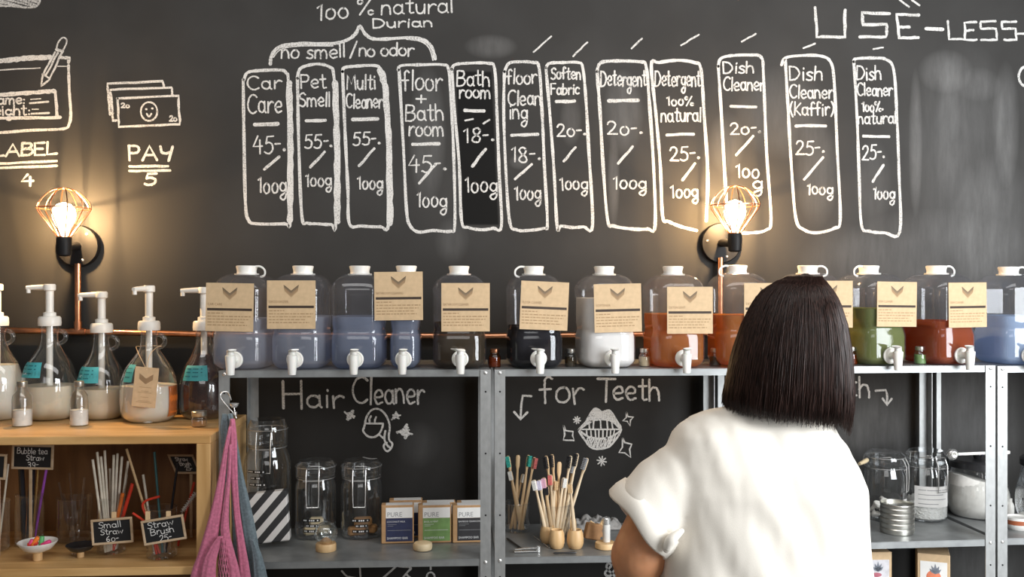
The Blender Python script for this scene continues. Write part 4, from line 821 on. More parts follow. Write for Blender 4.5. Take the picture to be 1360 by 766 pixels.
blackboard_sign(43.5, 606.5, 54, 33, math.radians(2), pA.y - .06, [('Bubble tea', -20, 19, -4, 7.5), ('Straw', -8, 15, 4.5, 7), ('39-', -6, 8, 14, 7)], 'small blackboard sign reading Bubble tea Straw 39-', stick=(-4, 112))
blackboard_sign(-9, 619, 34, 34, math.radians(4), YC + .16, [('Straw', -12, 8, 0, 8)], 'small blackboard sign cut off by the left edge of the photo', stick=(6, 90))
pj0 = onshelf(-6, 735, ZB, .05); open_jar(pj0, .045, .17, 'clear jar cut off by the left edge, below the leftmost board', group='straw jars in the cubby')
straw(Vector((pj0.x + .01, pj0.y, ZB + .006)), P(11, 616, pj0.y), .0035, 'straw', 'thin pale straw leaning right at the left edge of the photo', None)
pB = onshelf(99, 724, ZB, .07); mB = mpp(pB); open_jar(pB, 22.5 * mB, 58 * mB, 'wide clear glass beaker of glass straws in the dark middle of the cubby', group='straw jars in the cubby')
for bx, tx, ty in ((94, 78, 640), (100, 92, 628), (104, 112, 634), (98, 84, 655)):
    b = P(bx, 720, pB.y); b.z = ZB + .006
    o = MB().tube([(0, 0, 0), P(tx, ty, pB.y + .02) - b], .004, 10).build('glass_straw', MT['glass'], None, loc=b); tag(o, 'clear glass straw standing in the wide beaker in the middle of the cubby', 'straw', 'glass straws')
pC = onshelf(148, 738, ZB, .05); mC = mpp(pC); open_jar(pC, 18 * mC, 74 * mC, 'clear jar of pale straws behind the Small Straw board', neck=.95, group='straw jars in the cubby')
for k, (bx, tx, ty) in enumerate(((140, 123, 610), (143, 129, 600), (145, 134, 606), (146, 139, 598), (148, 151, 604), (150, 156, 602), (152, 162, 606), (154, 170, 612), (149, 146, 622), (155, 168, 630))):
    yy = -.030 + .0062 * k; b = P(bx, 733, pC.y + yy); b.z = ZB + .007; straw(b, P(tx, ty, pC.y + yy * 1.3), .0042, 'straw', 'pale straw in the jar behind the Small Straw board', 'pale straws behind the Small Straw board')
for bx, tx, ty, lab in ((150, 176, 642, 'wide red silicone straw leaning right behind the Small Straw board'), (147, 163, 655, 'shorter red silicone straw inside the jar behind the Small Straw board')):
    b = P(bx, 733, pC.y); b.z = ZB + .007; straw(b, P(tx, ty, pC.y - .01), .006, 'red' if tx > 170 else 'orange', lab, None)
pD = onshelf(215, 745, ZB, .055); mD = mpp(pD); open_jar(pD, 19.5 * mD, 66 * mD, 'clear jar on a thick foot behind the Straw Brush board', group='straw jars in the cubby')
bt = P(208, 738, pD.y); bt.z = ZB + .008
tag(MB().tube([(Vector(q) - bt) for q in catmull([bt, P(199, 700, pD.y), P(176, 681, pD.y - .02)], 4)] , .004, 8).build('drinking_straw', MT['red'], None, loc=bt), 'red straw bending left out of the Straw Brush jar', 'straw')
b2 = P(212, 738, pD.y + .01); b2.z = ZB + .008
tag(MB().tube([(Vector(q) - b2) for q in catmull([b2, P(196, 690, pD.y + .02), P(190, 668, pD.y + .02), P(212, 659, pD.y + .02)], 5)], .0042, 8).build('drinking_straw', MT['red'], None, loc=b2), 'red bent straw with its spout pointing right, above the Straw Brush board', 'straw')
br = P(222, 738, pD.y + .02); br.z = ZB + .008; d1 = P(243, 678, pD.y + .03) - br; d2 = P(260, 654, pD.y + .04) - br
tb = empty('straw_brush', br, 'straw cleaning brush leaning right out of the jar, its bristles catching light', 'brush')
MB().tube([(0, 0, 0), d1, d2], .0012, 6).build('wire_handle', MT['chrome'], tb)
bb = MB(); q0, q1 = d1, d2
for k in range(60):
    c = q0.lerp(q1, k / 60); a = k * 2.4; e = Vector((math.cos(a) * .008, math.sin(a) * .008, .003)); bb.tube([c - e, c + e], .0007, 4)
bb.build('bristles', MT['b_white'], tb)
for bx, tx, ty, m, lab in ((205, 190, 630, 'straw', 'pale straw behind the Straw Brush board leaning left'), (220, 236, 615, 'black_straw', 'dark straw behind the Straw Brush board leaning right'), (236, 258, 640, 'red', 'dark red straw at the right inside the cubby'), (210, 168, 596, 'b_tan', 'long tan straw crossing the dark back of the cubby'), (216, 205, 600, 'dark_teal', 'dark green straw in the shadowed back of the cubby')):
    b = P(bx, 728, pD.y + (.02 if bx < 230 else .10)); b.z = ZB + .008; straw(b, P(tx, ty, b.y + .04), .0042, m, lab, None)
blackboard_sign(149, 705, 54, 34, math.radians(-4), pC.y - .11, [('Small', -17, 12, -5, 8), ('Straw', -15, 14, 4, 7), ('60-', -8, 8, 13.5, 7.5)], 'small blackboard sign reading Small Straw 60-', peg=(1,))
blackboard_sign(217.5, 703.5, 56, 33, math.radians(-9), pD.y - .10, [('Straw', -20, 14, -5, 8), ('Brush', -17, 13, 4.5, 8), ('25-', -7, 9, 14, 7.5)], 'small blackboard sign reading Straw Brush 25-', peg=(-22, 5))
blackboard_sign(245, 616, 34, 26, math.radians(1), YC + .36, [('Straw', -9, 7, -4, 5), ('Brush', -6, 8, 2, 5), ('25-', -1, 8, 8, 5)], 'slanted dark blackboard sign in the shadow at the back of the cubby', skew=-.45, stick=(8, 60))
def dish(px, py, r_px, h_px, foot_px, m, label, fm, ob=1.0):
    p = onshelf(px, py, ZB, .03); k = mpp(p); t = empty('tasting_dish', p, label, 'dish')
    H = h_px * k; r = r_px * k
    MB().lathe([(.3 * r, H * .42), (.72 * r, H * .6), (r, H * .95), (r * 1.0, H), (.93 * r, H * .97), (.68 * r, H * .68), (.001, H * .60)], 36).build('bowl', MT[m], t, sharp=60)
    MB().lathe([(foot_px * k, 0), (foot_px * k, H * .47), (.001, H * .47)], 24).build('foot', MT[fm], t); return p, k, H, r
p, k, H, r = dish(50, 747, 24.5, 25, 6, 'porcelain', 'small white dish of bright silicone straw tips on a wooden foot', 'beech')
for x, z, m, R, lab in ((-7, 3, 'magenta', .35, 'magenta silicone straw tip at the left of the white dish'), (-1, 7, 'orange', .6, 'orange silicone straw tip on top of the white dish'), (6, 6.5, 'lime', .1, 'green silicone straw tip standing in the white dish'), (13, 3.5, 'magenta', 1.1, 'pink silicone straw tip at the right of the white dish'), (-4, 3, 'red', 1.3, 'red silicone straw tip at the front of the white dish')):
    c = p + Vector((x * k, -.01 if m != 'lime' else -.005, H * .78 + z * k)); M = Matrix.Rotation(R, 4, 'Y')
    tag(MB().lathe([(.008, -.016), (.0085, -.015), (.0075, .012), (.0055, .015), (.004, .0155)], 18, M).build('straw_tip', MT[m], None, loc=c), lab, 'straw tip', 'silicone straw tips')
dish(107, 743, 18.5, 17, 4.5, 'rubber', 'small black dish on a pale foot, right of the white dish', 'beech')

# ------------------------------------------------------------------ hook and net bags on the shelf post
hk = P(298, 535, YF - .012)
tag(MB().tube(catmull([Vector(q) - hk for q in (P(307, 531, YF + .006), P(303, 521, YF - .004), P(295, 521, YF - .012), P(293, 527, YF - .018), P(300, 537, YF - .03), P(309, 547, YF - .045), P(313, 552, YF - .05), P(314, 547, YF - .055))], 5), .0022, 10).build('s_hook', MT['chrome'], None, loc=hk), 'bent steel hook on the shelf post holding the net bags', 'hook')
sp = P(311, 541, YF - .03)
tsc = tag(MB().lathe([(.001, 0), (.008, .0), (.013, .006), (.0155, .013), (.0155, .014), (.012, .012), (.001, .006)], 24).tube([(0, 0, .002), (.003, 0, -.018), (.007, 0, -.034)], .003, 8, flat=.5).build('measuring_scoop', MT['chrome'], None, loc=sp), 'tiny steel scoop hanging beside the bag hook', 'scoop')
def cloth_band(path, name, m, parent, Y0, Y1, seed=0):
    """hanging gathered cloth: path of (px, py, half width px)"""
    r = random.Random(seed); cp = catmull([Vector(q) for q in path], 5); n = 28; rings = []
    ph = [r.uniform(0, 6.28) for _ in range(4)]; o = parent.location
    for i, q in enumerate(cp):
        f = i / (len(cp) - 1); Y = Y0 + (Y1 - Y0) * f; c = P(q.x, q.y, Y); hw = max(q.z, .8) * mpp(c); ring = []
        for j in range(n):
            a = 2 * math.pi * j / n; fold = 1 + .16 * math.sin(5 * a + ph[0] + f * 3) + .10 * math.sin(9 * a + ph[1] - f * 4)
            ring.append(c - o + Vector((hw * math.cos(a), (.26 * hw + .004) * math.sin(a) * fold, 0)))
        rings.append(ring)
    return MB().loft(rings).build(name, m, parent, sharp=180)
def net(poly_fn, name, m, parent, rows, cols, rad):
    o = parent.location; mb = MB()
    for sgn in (1, -1):
        for c in range(-rows, cols + rows + 1):
            pts = []
            for k in range(rows * 2 + 1):
                u = (c + sgn * k * .5) / cols
                if 0 <= u <= 1: pts.append(poly_fn(u, k / (rows * 2)) - o)
            if len(pts) > 1: mb.tube(pts, rad, 5)
    return mb.build(name, m, parent)
bl = empty('string_bag', P(303, 556, YF - .04), 'blue grey cotton string bag hanging behind the pink one', 'bag', 'string bags on the hook')
cloth_band([(300, 549, 5.5), (298, 566, 6), (298, 590, 4.5), (298, 612, 3), (299, 640, 2.5)], 'strap', MT['blue'], bl, YF - .045, YF - .04, 1)
cloth_band([(305, 549, 4), (311, 580, 3.5), (317, 625, 5), (325, 670, 7.5), (331, 705, 9), (337, 745, 10), (341, 790, 13), (343, 850, 17)], 'strap', MT['blue'], bl, YF - .05, YF - .05, 2)
cloth_band([(308, 610, 2), (312, 660, 5), (317, 710, 8), (322, 766, 11), (326, 850, 18)], 'strap', MT['blue'], bl, YF - .045, YF - .045, 3)
cloth_band([(335, 716, 3), (341, 735, 6), (346, 766, 9), (347, 800, 12), (344, 860, 16)], 'bag_body', MT['blue'], bl, YF - .085, YF - .08, 4)
pk = empty('string_bag', P(308, 560, YF - .06), 'pink cotton string bag hanging in front of the wooden cubby side', 'bag', 'string bags on the hook')
cloth_band([(309, 556, 3), (309, 580, 5.5), (310, 622, 5.5), (312, 650, 4.5), (315, 685, 4.5), (320, 722, 5.5), (325, 766, 8), (327, 830, 12)], 'strap', MT['pink'], pk, YF - .075, YF - .10, 5)
cloth_band([(306, 566, 2), (301, 592, 3), (293, 645, 5.5), (285, 690, 8.5), (274, 735, 11), (266, 766, 13), (262, 830, 18)], 'strap', MT['pink'], pk, YF - .11, YF - .13, 6)
cloth_band([(306, 590, 2), (304, 632, 2.6), (300, 675, 4), (299, 706, 6), (305, 733, 6.5), (311, 766, 8.5), (313, 830, 13)], 'strap', MT['pink'], pk, YF - .115, YF - .145, 7)
cloth_band([(293, 712, 4), (284, 730, 7), (278, 750, 9), (276, 790, 12), (280, 850, 20)], 'bag_body', MT['pink'], pk, YF - .145, YF - .15, 8)
net(lambda u, v: P(288 + (1 - v) * 4 - 4 * v + u * (8 + 30 * v), 714 + v * 150, YF - .155 + .02 * (2 * u - 1) ** 2), 'netting', MT['pink'], pk, 9, 5, .0016)

# ------------------------------------------------------------------ clip-top jars
def clip_jar(p, r, Hj, label, rot=0.0, lid_h=None, tapes=(), tall=False, cat='jar', paper=None, contents=None):
    t = empty('clip_top_jar', p, label, cat, 'clip-top glass jars', rot); h = Hj; k = h / 96.0
    ls = 78 * k if not tall else h * .79; nk = r * (.88 if not tall else .76)
    if tall: prof = [(r * .85, 0), (r * .97, .006), (r, .02), (r, h * .60), (r * .93, h * .68), (nk, h * .75), (nk, ls)]
    else: prof = [(r * .85, 0), (r * .97, .006), (r, .018), (r, 60 * k), (r * .97, 67 * k), (nk, 73 * k), (nk, ls)]
    MB().lathe(prof, 40, cap1=False).build('jar_body', MT['glass'], t, sharp=60)
    R = nk * 1.10
    ld = MB().lathe([(nk, ls), (R, ls + .002), (R, ls + (h - ls) * .55), (R * .97, ls + (h - ls) * .75), (R * .86, h * .985), (R * .82, h), (R * .6, h - .003), (.001, h - .004)], 40).build('lid', MT['glass'], t, sharp=50)
    MB().lathe([(R * 1.0, ls - .004), (R * 1.02, ls - .002), (R * 1.02, ls + .001), (R * .98, ls + .003)], 40, cap0=False, cap1=False).build('seal', MT['glass'], ld)
    w = MB(); wr = .0015; R1 = nk + .003
    for z in (ls - .010, ls + (h - ls) * .62): w.tube([(R1 * (1.0 if z < ls else 1.06) * math.cos(a), R1 * (1.0 if z < ls else 1.06) * math.sin(a), z) for a in [2 * math.pi * j / 40 for j in range(41)]], wr, 6)
    x = r * .30; y = -R1 - .006; dz = 36 * k if not tall else .22 * h
    w.tube(catmull([(-x, -R1 * .98, ls + (h - ls) * .55), (-x, y - .005, ls), (-x, y - .006, ls - dz * .55), (-x * .92, y - .004, ls - dz), (x * .92, y - .004, ls - dz), (x, y - .006, ls - dz * .55), (x, y - .005, ls), (x, -R1 * .98, ls + (h - ls) * .55)], 1), .0022, 8)
    w.tube([(-x * 1.5, y, ls - .012), (x * 1.5, y, ls - .012)], .002, 6); w.tube([(0, R1 + .002, ls - .012), (0, R1 + .008, ls), (0, R1 + .004, ls + (h - ls) * .6)], .002, 6)
    w.build('wire_clip', MT['chrome'], t)
    if tapes:
        for (tx, tz, tw, txt) in tapes:
            a0, a1 = (tx - tw / 2) / r, (tx + tw / 2) / r; mb = MB(); rr = r + .0009
            mb.loft([[(rr * math.sin(a0 + (a1 - a0) * q / 8), -rr * math.cos(a0 + (a1 - a0) * q / 8), z) for q in range(9)] for z in (tz - .0055, tz + .0055)], False, False, closed=False); tl = mb.build('tape_label', MT['label_black'], t, sharp=70)
            mb = MB(); rr += .0006; n = txt
            for q in range(n):
                b0 = a0 + (a1 - a0) * (.06 + .88 * q / n); b1 = b0 + (a1 - a0) * .6 / n
                if q in (n // 3, 2 * n // 3 + 1): continue
                mb.add([(rr * math.sin(b), -rr * math.cos(b), tz + zz) for b, zz in ((b0, -.0024), (b1, -.0024), (b1, .0026), (b0, .0026))], [(0, 1, 2, 3)])
            mb.build('embossed_letters', MT['white_ink'], tl, flat=True)
    if paper:
        a0, a1, z0, z1, m, lines = paper; mb = MB(); rr = r + .0008
        mb.loft([[(rr * math.sin(a0 + (a1 - a0) * q / 10), -rr * math.cos(a0 + (a1 - a0) * q / 10), z) for q in range(11)] for z in (z0, z1)], False, False, closed=False); pl = mb.build('paper_label', MT[m], t, sharp=70)
        mb = MB(); rr += .0005
        for q in range(lines):
            z = z1 - (z1 - z0) * (.18 + .66 * q / max(1, lines - 1)); e = (.9, .75, .85, .6)[q % 4]
            b0, b1 = a0 + (a1 - a0) * .1, a0 + (a1 - a0) * e
            mb.loft([[(rr * math.sin(b0 + (b1 - b0) * s / 6), -rr * math.cos(b0 + (b1 - b0) * s / 6), zz) for s in range(7)] for zz in (z - .0012, z + .0012)], False, False, closed=False)
        mb.build('printed_lines', MT['grey_ink'], pl, sharp=70)
    return t
def jarpos(px, py, z, r, ymax):
    p = Q(px, py, z); y = min(p.y + r * .85, ymax); p = P(px, py, y); p.z = z + .0008; return p
YB1 = YF + .45
p = P(355.5, 700, YF + .335); p.z = L1 + .0008; m = mpp(p); hh = P(355, 556, p.y).z - p.z
jb = clip_jar(p, 31.5 * m, hh, 'tall clear clip-top jar with three black tape strips, behind the striped box', tall=True, tapes=((-9 * m, hh * .585, 26 * m, 9), (-8 * m, hh * .532, 17 * m, 6), (-7 * m, hh * .478, 24 * m, 9)))
for px, lab, tp, soap in ((419.5, 'clear clip-top jar with beige soap pieces, directly behind the glass globe', ((-2, 27, 23), (-1, 20, 16), (-2, 13, 20)), 'b'), (480, 'clear clip-top jar with tan soap inside, directly left of the boxed soap', ((2, 26, 24), (3, 19, 16), (2, 12, 22)), 't')):
    m0 = mpp(P(px, 700, YF + .33)); r = 27.5 * m0; p = jarpos(px, 713, L1, r, YF + .33); m = mpp(p); hh = P(px, 615.5, p.y - r).z - p.z
    clip_jar(p, r, hh, lab, tapes=[(a * m, b * m, w * m, 8) for a, b, w in tp])
    if soap == 'b':
        for dx, dy, z, rz, lab in ((-.020, .0, .001, .3, 'beige soap bar lying at the bottom of the jar behind the glass globe'), (.022, .02, .001, -.4, 'beige soap bar at the right in the jar behind the glass globe'), (0, .012, .033, .1, 'upper beige soap bar in the jar behind the glass globe')):
            tag(MB().box((0, 0, .015), (.052, .03, .03), .007).build('soap_bar', MT['soap_beige'], None, loc=p + Vector((dx, dy, z + .004)), rot=(0, 0, rz)), lab, 'soap', 'soap bars in the jars')
    else:
        for dx, dy, z, rz, lab in ((-.016, -.012, .001, .25, 'tan soap bar lying at the bottom of the jar next to the boxed soap'), (.022, .022, .001, -.2, 'tan soap bar standing at the back of the jar next to the boxed soap'), (.006, .0, .033, .15, 'topmost tan soap bar in the jar next to the boxed soap')):
            tag(MB().box((0, 0, .015), (.066, .036, .03), .006).build('soap_bar', MT['soap_tan'], None, loc=p + Vector((dx, dy, z + .004)), rot=(0, 0, rz)), lab, 'soap', 'soap bars in the jars')

# striped box leaning behind the bags
def striped_material():
    m, nt, out = nodes('diagonal_stripes'); b = N(nt, 'ShaderNodeBsdfPrincipled'); b.inputs['Roughness'].default_value = .65
    tc = N(nt, 'ShaderNodeTexCoord'); sp = N(nt, 'ShaderNodeSeparateXYZ'); nt.links.new(tc.outputs['Object'], sp.inputs[0])
    a = N(nt, 'ShaderNodeMath', operation='SUBTRACT'); nt.links.new(sp.outputs[0], a.inputs[0]); nt.links.new(sp.outputs[2], a.inputs[1])
    s = N(nt, 'ShaderNodeMath', operation='MULTIPLY_ADD'); s.inputs[1].default_value = 1 / .062; s.inputs[2].default_value = 10.18; nt.links.new(a.outputs[0], s.inputs[0])
    f = N(nt, 'ShaderNodeMath', operation='FRACT'); nt.links.new(s.outputs[0], f.inputs[0]); g = N(nt, 'ShaderNodeMath', operation='GREATER_THAN'); g.inputs[1].default_value = .52; nt.links.new(f.outputs[0], g.inputs[0])
    nz = N(nt, 'ShaderNodeTexNoise'); nz.inputs['Scale'].default_value = 160; nt.links.new(tc.outputs['Object'], nz.inputs['Vector'])
    mx = N(nt, 'ShaderNodeMix', data_type='RGBA'); nt.links.new(g.outputs[0], mx.inputs[0]); mx.inputs[6].default_value = (.03, .03, .032, 1); mx.inputs[7].default_value = (.72, .70, .68, 1)
    nt.links.new(mx.outputs[2], b.inputs['Base Color']); nt.links.new(b.outputs[0], out.inputs[0]); return m
p = onshelf(349, 729, L1, .035); m = mpp(p)
bx = MB().box((0, 0, 0), (68 * m, .055, 66 * m), .004).build('gift_box', striped_material(), None, loc=p + Vector((0, 0, 39 * m)), rot=(math.radians(-3), math.radians(-4.5), math.radians(5)))
tag(bx, 'white box with black diagonal stripes in front of the tall clip-top jar', 'box')

# boxed soap bars
def soap_box(px, base, top, wpx, Y, col, label, title, rz=.1):
    p = P(px, base, Y); p.z = L1 + .0008; m = mpp(p); h = P(px, top, Y).z - p.z; w = wpx * m; d = .045
    t = empty('soap_box', p, label, 'box', 'boxed soap bars', rz)
    MB().box((0, d / 2, h / 2), (w, d, h), .0025).build('carton', MT['box'], t)
    x0, x1 = -w * .36, w * .46
    pp = MB().box(((x0 + x1) / 2, -.0004, h * .80), (x1 - x0, .0008, h * .27)).box(((x0 + x1) / 2, d * .42, h + .0004), (x1 - x0, d * .84, .0008)).build('paper_band', MT['paper'], t, flat=True)
    pc = MB().box(((x0 + x1) / 2, -.0004, h * .36), (x1 - x0, .0008, h * .60)).build('colour_panel', MT[col], t, flat=True)
    text_obj('PURE', h * .17, MT['grey_ink'], pp, (x0 + .004, -.0011, h * .70), (math.pi / 2, 0, 0), 'lettering', extr=.00005)
    text_obj(title[0], h * .062, MT['white_ink'], pc, (x0 + .004, -.0011, h * .55), (math.pi / 2, 0, 0), 'lettering', extr=.00005)
    text_obj('SHAMPOO BAR', h * .085, MT['white_ink'], pc, (x0 + .004, -.0011, h * .115), (math.pi / 2, 0, 0), 'lettering', sx=.92, extr=.00005)
    ln = MB()
    for z, e in ((.50, .42), (.345, .95), (.46, .3)): ln.box((x0 + .004 + (x1 - x0) * e / 2 - .002, -.0010, h * z), ((x1 - x0) * e - .008, .0003, h * .008))
    ln.build('printed_lines', MT['grey_ink'] if col != 'green' else MT['white_ink'], pc, flat=True); return t
YS = Q(560, 722, L1).y
for px, base, top, w, dy, col, lab, ti in ((528, 722, 670.5, 43, 0, 'navy', 'kraft soap box with navy panel, leftmost of the front row', ('COCONUT MILK',)), (577.5, 722, 670.5, 44, 0, 'green', 'kraft soap box with green panel, middle of the front row', ('BASIL & MINT',)), (624, 722, 670.5, 46, .0, 'char', 'kraft soap box with charcoal panel beside the steel post', ('BAMBOO CHARCOAL',)),
                                         (539, 719, 664, 44, .075, 'navy', 'kraft soap box standing behind the navy one, slightly taller in view', ('COCONUT MILK',)), (583, 719, 667, 44, .075, 'green', 'kraft soap box standing behind the green one', ('BASIL & MINT',)), (629, 719, 667, 44, .075, 'char', 'kraft soap box standing behind the charcoal one', ('BAMBOO CHARCOAL',))):
    soap_box(px, base, top, w, YS + .004 + dy, col, lab, ti, rz=.05)
p = onshelf(561.5, 733.5, L1, .034)
tag(MB().lathe([(.028, 0), (.032, .002), (.034, .008), (.034, .019), (.031, .025), (.022, .028), (.001, .0285)], 36).build('round_soap', MT['soap_beige'], None, loc=p), 'round pale soap disc lying in front of the green soap box', 'soap')
# glass globe
p = onshelf(433, 734.5, L1, .036); m = mpp(p)
gl = empty('glass_globe', p, 'small glass globe on a round wooden base in front of the clip-top jars', 'ornament')
MB().lathe([(13.2 * m, 0), (13.6 * m, .002), (13.6 * m, 8.5 * m), (12.8 * m, 10 * m), (.001, 10 * m)], 36).build('wooden_base', MT['beech'], gl)
gr = 15.2 * m; zc = 10 * m + gr * .86
MB().lathe([(gr * math.sin(a), zc - gr * math.cos(a)) for a in [math.radians(38 + 142 * k / 20) for k in range(21)]], 36, cap0=False).build('globe', MT['globe_glass'], gl)
MB().lathe([(8.5 * m, 10 * m), (7.5 * m, 13 * m), (5 * m, 15 * m), (2 * m, 17 * m), (.001, 17.5 * m)], 20).build('contents', MT['soap_tan'], gl)
c = MB()
for k in range(14):
    a = k * 2.4; q = 7 * m * math.sqrt((k + .5) / 14); c.ell((q * math.cos(a), q * math.sin(a), 17 * m - q * .9), (.0035, .0035, .003), 8, 5)
c.build('beads', MT['gold'], gl)

# ------------------------------------------------------------------ toothbrush shelf
def toothbrush(base, tip, bm, label, face=(0, -1, .2), handle='bamboo_pale', group=None, painted=None):
    b, tp = Vector(base), Vector(tip); d = tp - b; L = d.length; zax = d.normalized(); f = Vector(face); f = (f - zax * f.dot(zax)).normalized(); x = f.cross(zax)
    M = Matrix(((x.x, -f.x, zax.x, 0), (x.y, -f.y, zax.y, 0), (x.z, -f.z, zax.z, 0), (0, 0, 0, 1)))   # local -y = bristle side
    t = empty('toothbrush', b, label, 'toothbrush', group)
    ring = lambda z, w, th, yo=0: [(w * math.cos(a), yo + th * math.sin(a), z) for a in [2 * math.pi * j / 14 for j in range(14)]]
    rows = [(0, .0038, .003), (.004, .0066, .0048), (L * .3, .0074, .0052), (L * .55, .0066, .0048), (L * .72, .0047, .004), (L * .80, .0046, .0036), (L * .86, .0080, .0036), (L * .97, .0084, .0034), (L * .995, .006, .0026), (L, .0025, .0016)]
    MB().loft([ring(z, w, th) for z, w, th in rows], M=M).build('handle', MT[handle], t, sharp=60)
    if painted: MB().loft([ring(z, w * 1.03, th * 1.03) for z, w, th in [(-.0002, .0035, .003), (.004, .0058, .0045), (L * .18, .0064, .0047), (L * .3, .0066, .0048)]], M=M).build('painted_end', MT[painted], t, sharp=60)
    if bm:
        br = MB(); z0 = L * .86
        for i in range(3):
            for j in range(7):
                px_, pz = (-1 + i) * .0048, z0 + j * (L * .125) / 6; br.lathe([(.0025, .002), (.0029, .014), (.002, .0148)], 6, M @ Matrix.Translation((px_, 0, pz)) @ Matrix.Rotation(math.pi / 2, 4, 'X'))
        br.build('bristles', MT[bm], t, flat=True)
    return t
pM = onshelf(737, 723, L2, .048); mM = mpp(pM)
open_jar(pM, 20 * mM, 50 * mM, 'clear glass tumbler full of bamboo toothbrushes', name='tumbler', group='toothbrush tumblers')
for kk_, (hx, hy, bx, bm, lab, hm) in enumerate(((709, 640, 728, 'b_white', 'bamboo toothbrush with white bristles, leftmost in the tumbler', 'bamboo_pale'), (716, 640, 730, 'b_lav', 'bamboo toothbrush with lavender bristles near the left of the tumbler', 'bamboo_pale'), (722, 637, 735, 'b_pink', 'bamboo toothbrush with pink bristles in the tumbler', 'bamboo'), (726, 648, 731, 'b_black', 'short-looking bamboo toothbrush with black bristles low in the tumbler', 'bamboo'),
                              (731, 633, 736, 'b_coral', 'bamboo toothbrush with coral bristles in the tumbler', 'bamboo_pale'), (737, 641, 733, 'b_tan', 'bamboo toothbrush with tan bristles in the middle of the tumbler', 'bamboo_pale'), (749, 637, 737, 'b_white', 'bamboo toothbrush with white bristles right of the tan ones', 'bamboo_pale'), (725, 608, 741, 'b_black', 'tall bamboo toothbrush with black bristles, leftmost of the tall ones', 'bamboo'), (733, 606, 742, 'b_black', 'tall bamboo toothbrush with black bristles leaning left in the tumbler', 'bamboo'),
                              (743, 616, 739, None, 'tall bamboo toothbrush turned with its bare back to the front', 'bamboo'), (758, 608, 741, 'b_black', 'tall bamboo toothbrush with black bristles leaning right, the inner one', 'bamboo_pale'), (767, 605, 744, 'b_black', 'tallest bamboo toothbrush, black bristles, leaning right', 'bamboo_pale'), (763, 616, 743, 'b_grey', 'tall bamboo toothbrush with grey bristles, inner of the two grey', 'bamboo'), (780, 611, 747, 'b_grey', 'tall bamboo toothbrush with grey bristles, farthest right', 'bamboo_pale'))):
    dy = -.034 + .0052 * kk_; b = P(bx, 716, pM.y + dy); b.z = L2 + .005
    sd = -1 if hx < 735 else 1
    fx = .75 * (-1 if hy < 620 and hx > 750 else -.9 if hy < 620 else sd * .4)
    toothbrush(b, P(hx, hy - 3, pM.y + dy * 1.35), bm, lab, (fx, -.8, 0) if bm else (0, 1, 0), hm, 'toothbrushes in the full tumbler')
pL = onshelf(687, 709, L2, .05); mL = mpp(pL)
open_jar(pL, 17 * mL, 38 * mL, 'clear glass tumbler of toothbrushes beside the steel post', name='tumbler', group='toothbrush tumblers')
for hx, hy, bx, bm, lab, pt in ((674, 608, 692, 'b_teal', 'bamboo toothbrush with teal bristles next to the steel post', None), (688, 607, 684, None, 'bamboo toothbrush showing its bare back, between the two teal ones', None), (702, 607, 689, 'b_teal', 'bamboo toothbrush with teal bristles leaning right', 'dark_teal'), (710, 610, 692, 'b_coral', 'bamboo toothbrush with red bristles, right of the teal ones', None), (695, 632, 678, 'b_white', 'bamboo toothbrush with white bristles crossing low to the left', None), (677, 628, 695, 'b_white', 'bamboo toothbrush with painted dark end near the steel post', 'dark_teal')):
    dy = RN.uniform(-.015, .015); b = P(bx, 702, pL.y + dy); b.z = L2 + .005
    toothbrush(b, P(hx, hy - 3, pL.y + dy + .01), bm, lab, (.5 if hx > 690 else -.2, -.8, 0) if bm else (0, 1, 0), 'bamboo', 'toothbrushes in the tumbler by the post', pt)
def cup(px, py, w, h, label, extra):
    p = onshelf(px, py, L2, extra); m = mpp(p); r = w * m / 2; H = h * m
    o = MB().lathe([(r * .62, 0), (r * .8, H * .06), (r * .98, H * .3), (r, H * .5), (r * .92, H * .8), (r * .78, H * .97), (r * .74, H), (r * .66, H * .98), (r * .62, H * .35), (.001, H * .33)], 28).build('toothbrush_holder', MT['beech'], None, loc=p)
    tag(o, label, 'holder', 'wooden toothbrush holders'); return p, H
cup(739.5, 731, 21, 25, 'empty wooden barrel holder, left of the front two', .028)
pc, hc = cup(764, 731, 22.5, 25, 'wooden barrel holder with a toothbrush standing in it', .028)
cup(727.5, 722, 21, 23, 'wooden barrel holder standing behind left in the tumbler\'s shadow', .01); cup(757, 719, 18, 23, 'wooden barrel holder half hidden behind the front right one', .085)
toothbrush(pc + Vector((0, 0, hc * .36)), P(757, 642, pc.y), 'b_tan', 'bamboo toothbrush with tan bristles standing in the wooden barrel holder', (-.3, -.9, 0), 'bamboo_pale')
# loose tools
for (x0, y0), (x1, y1), m, lab, r in (((673, 716), (697, 733), 'rubber', 'dark steel dental tool lying next to the steel post', .004), ((708, 712), (729, 728), 'chrome', 'thin steel dental pick lying left of the barrel holders', .0022), ((735, 736), (766, 735.5), 'rubber', 'flat dark tool lying along the shelf front under the barrel holders', .004)):
    a = Q(x0, y0, L2); b = Q(x1, y1, L2); a.z = b.z = L2 + r + .0006; d = b - a
    tag(MB().tube([(0, 0, 0), d * .1, d * .5, d * .9, d], [r * .5, r, r * .8, r, r * .4], 8).build('dental_tool', MT[m], None, loc=a), lab, 'tool', 'dental tools')
a = Q(686, 735, L2); a.z = L2 + .0006
tg2 = empty('nail_clipper', a, 'shiny steel nail clipper at the shelf edge next to the steel post', 'clipper')
MB().box((.035, .01, .004), (.085, .016, .004), .001, Matrix.Rotation(.06, 4, 'Z')).box((.035, .01, .012), (.08, .013, .003), .001, Matrix.Rotation(.06, 4, 'Z') @ Matrix.Rotation(-.05, 4, 'Y')).build('body', MT['chrome'], tg2, flat=True)
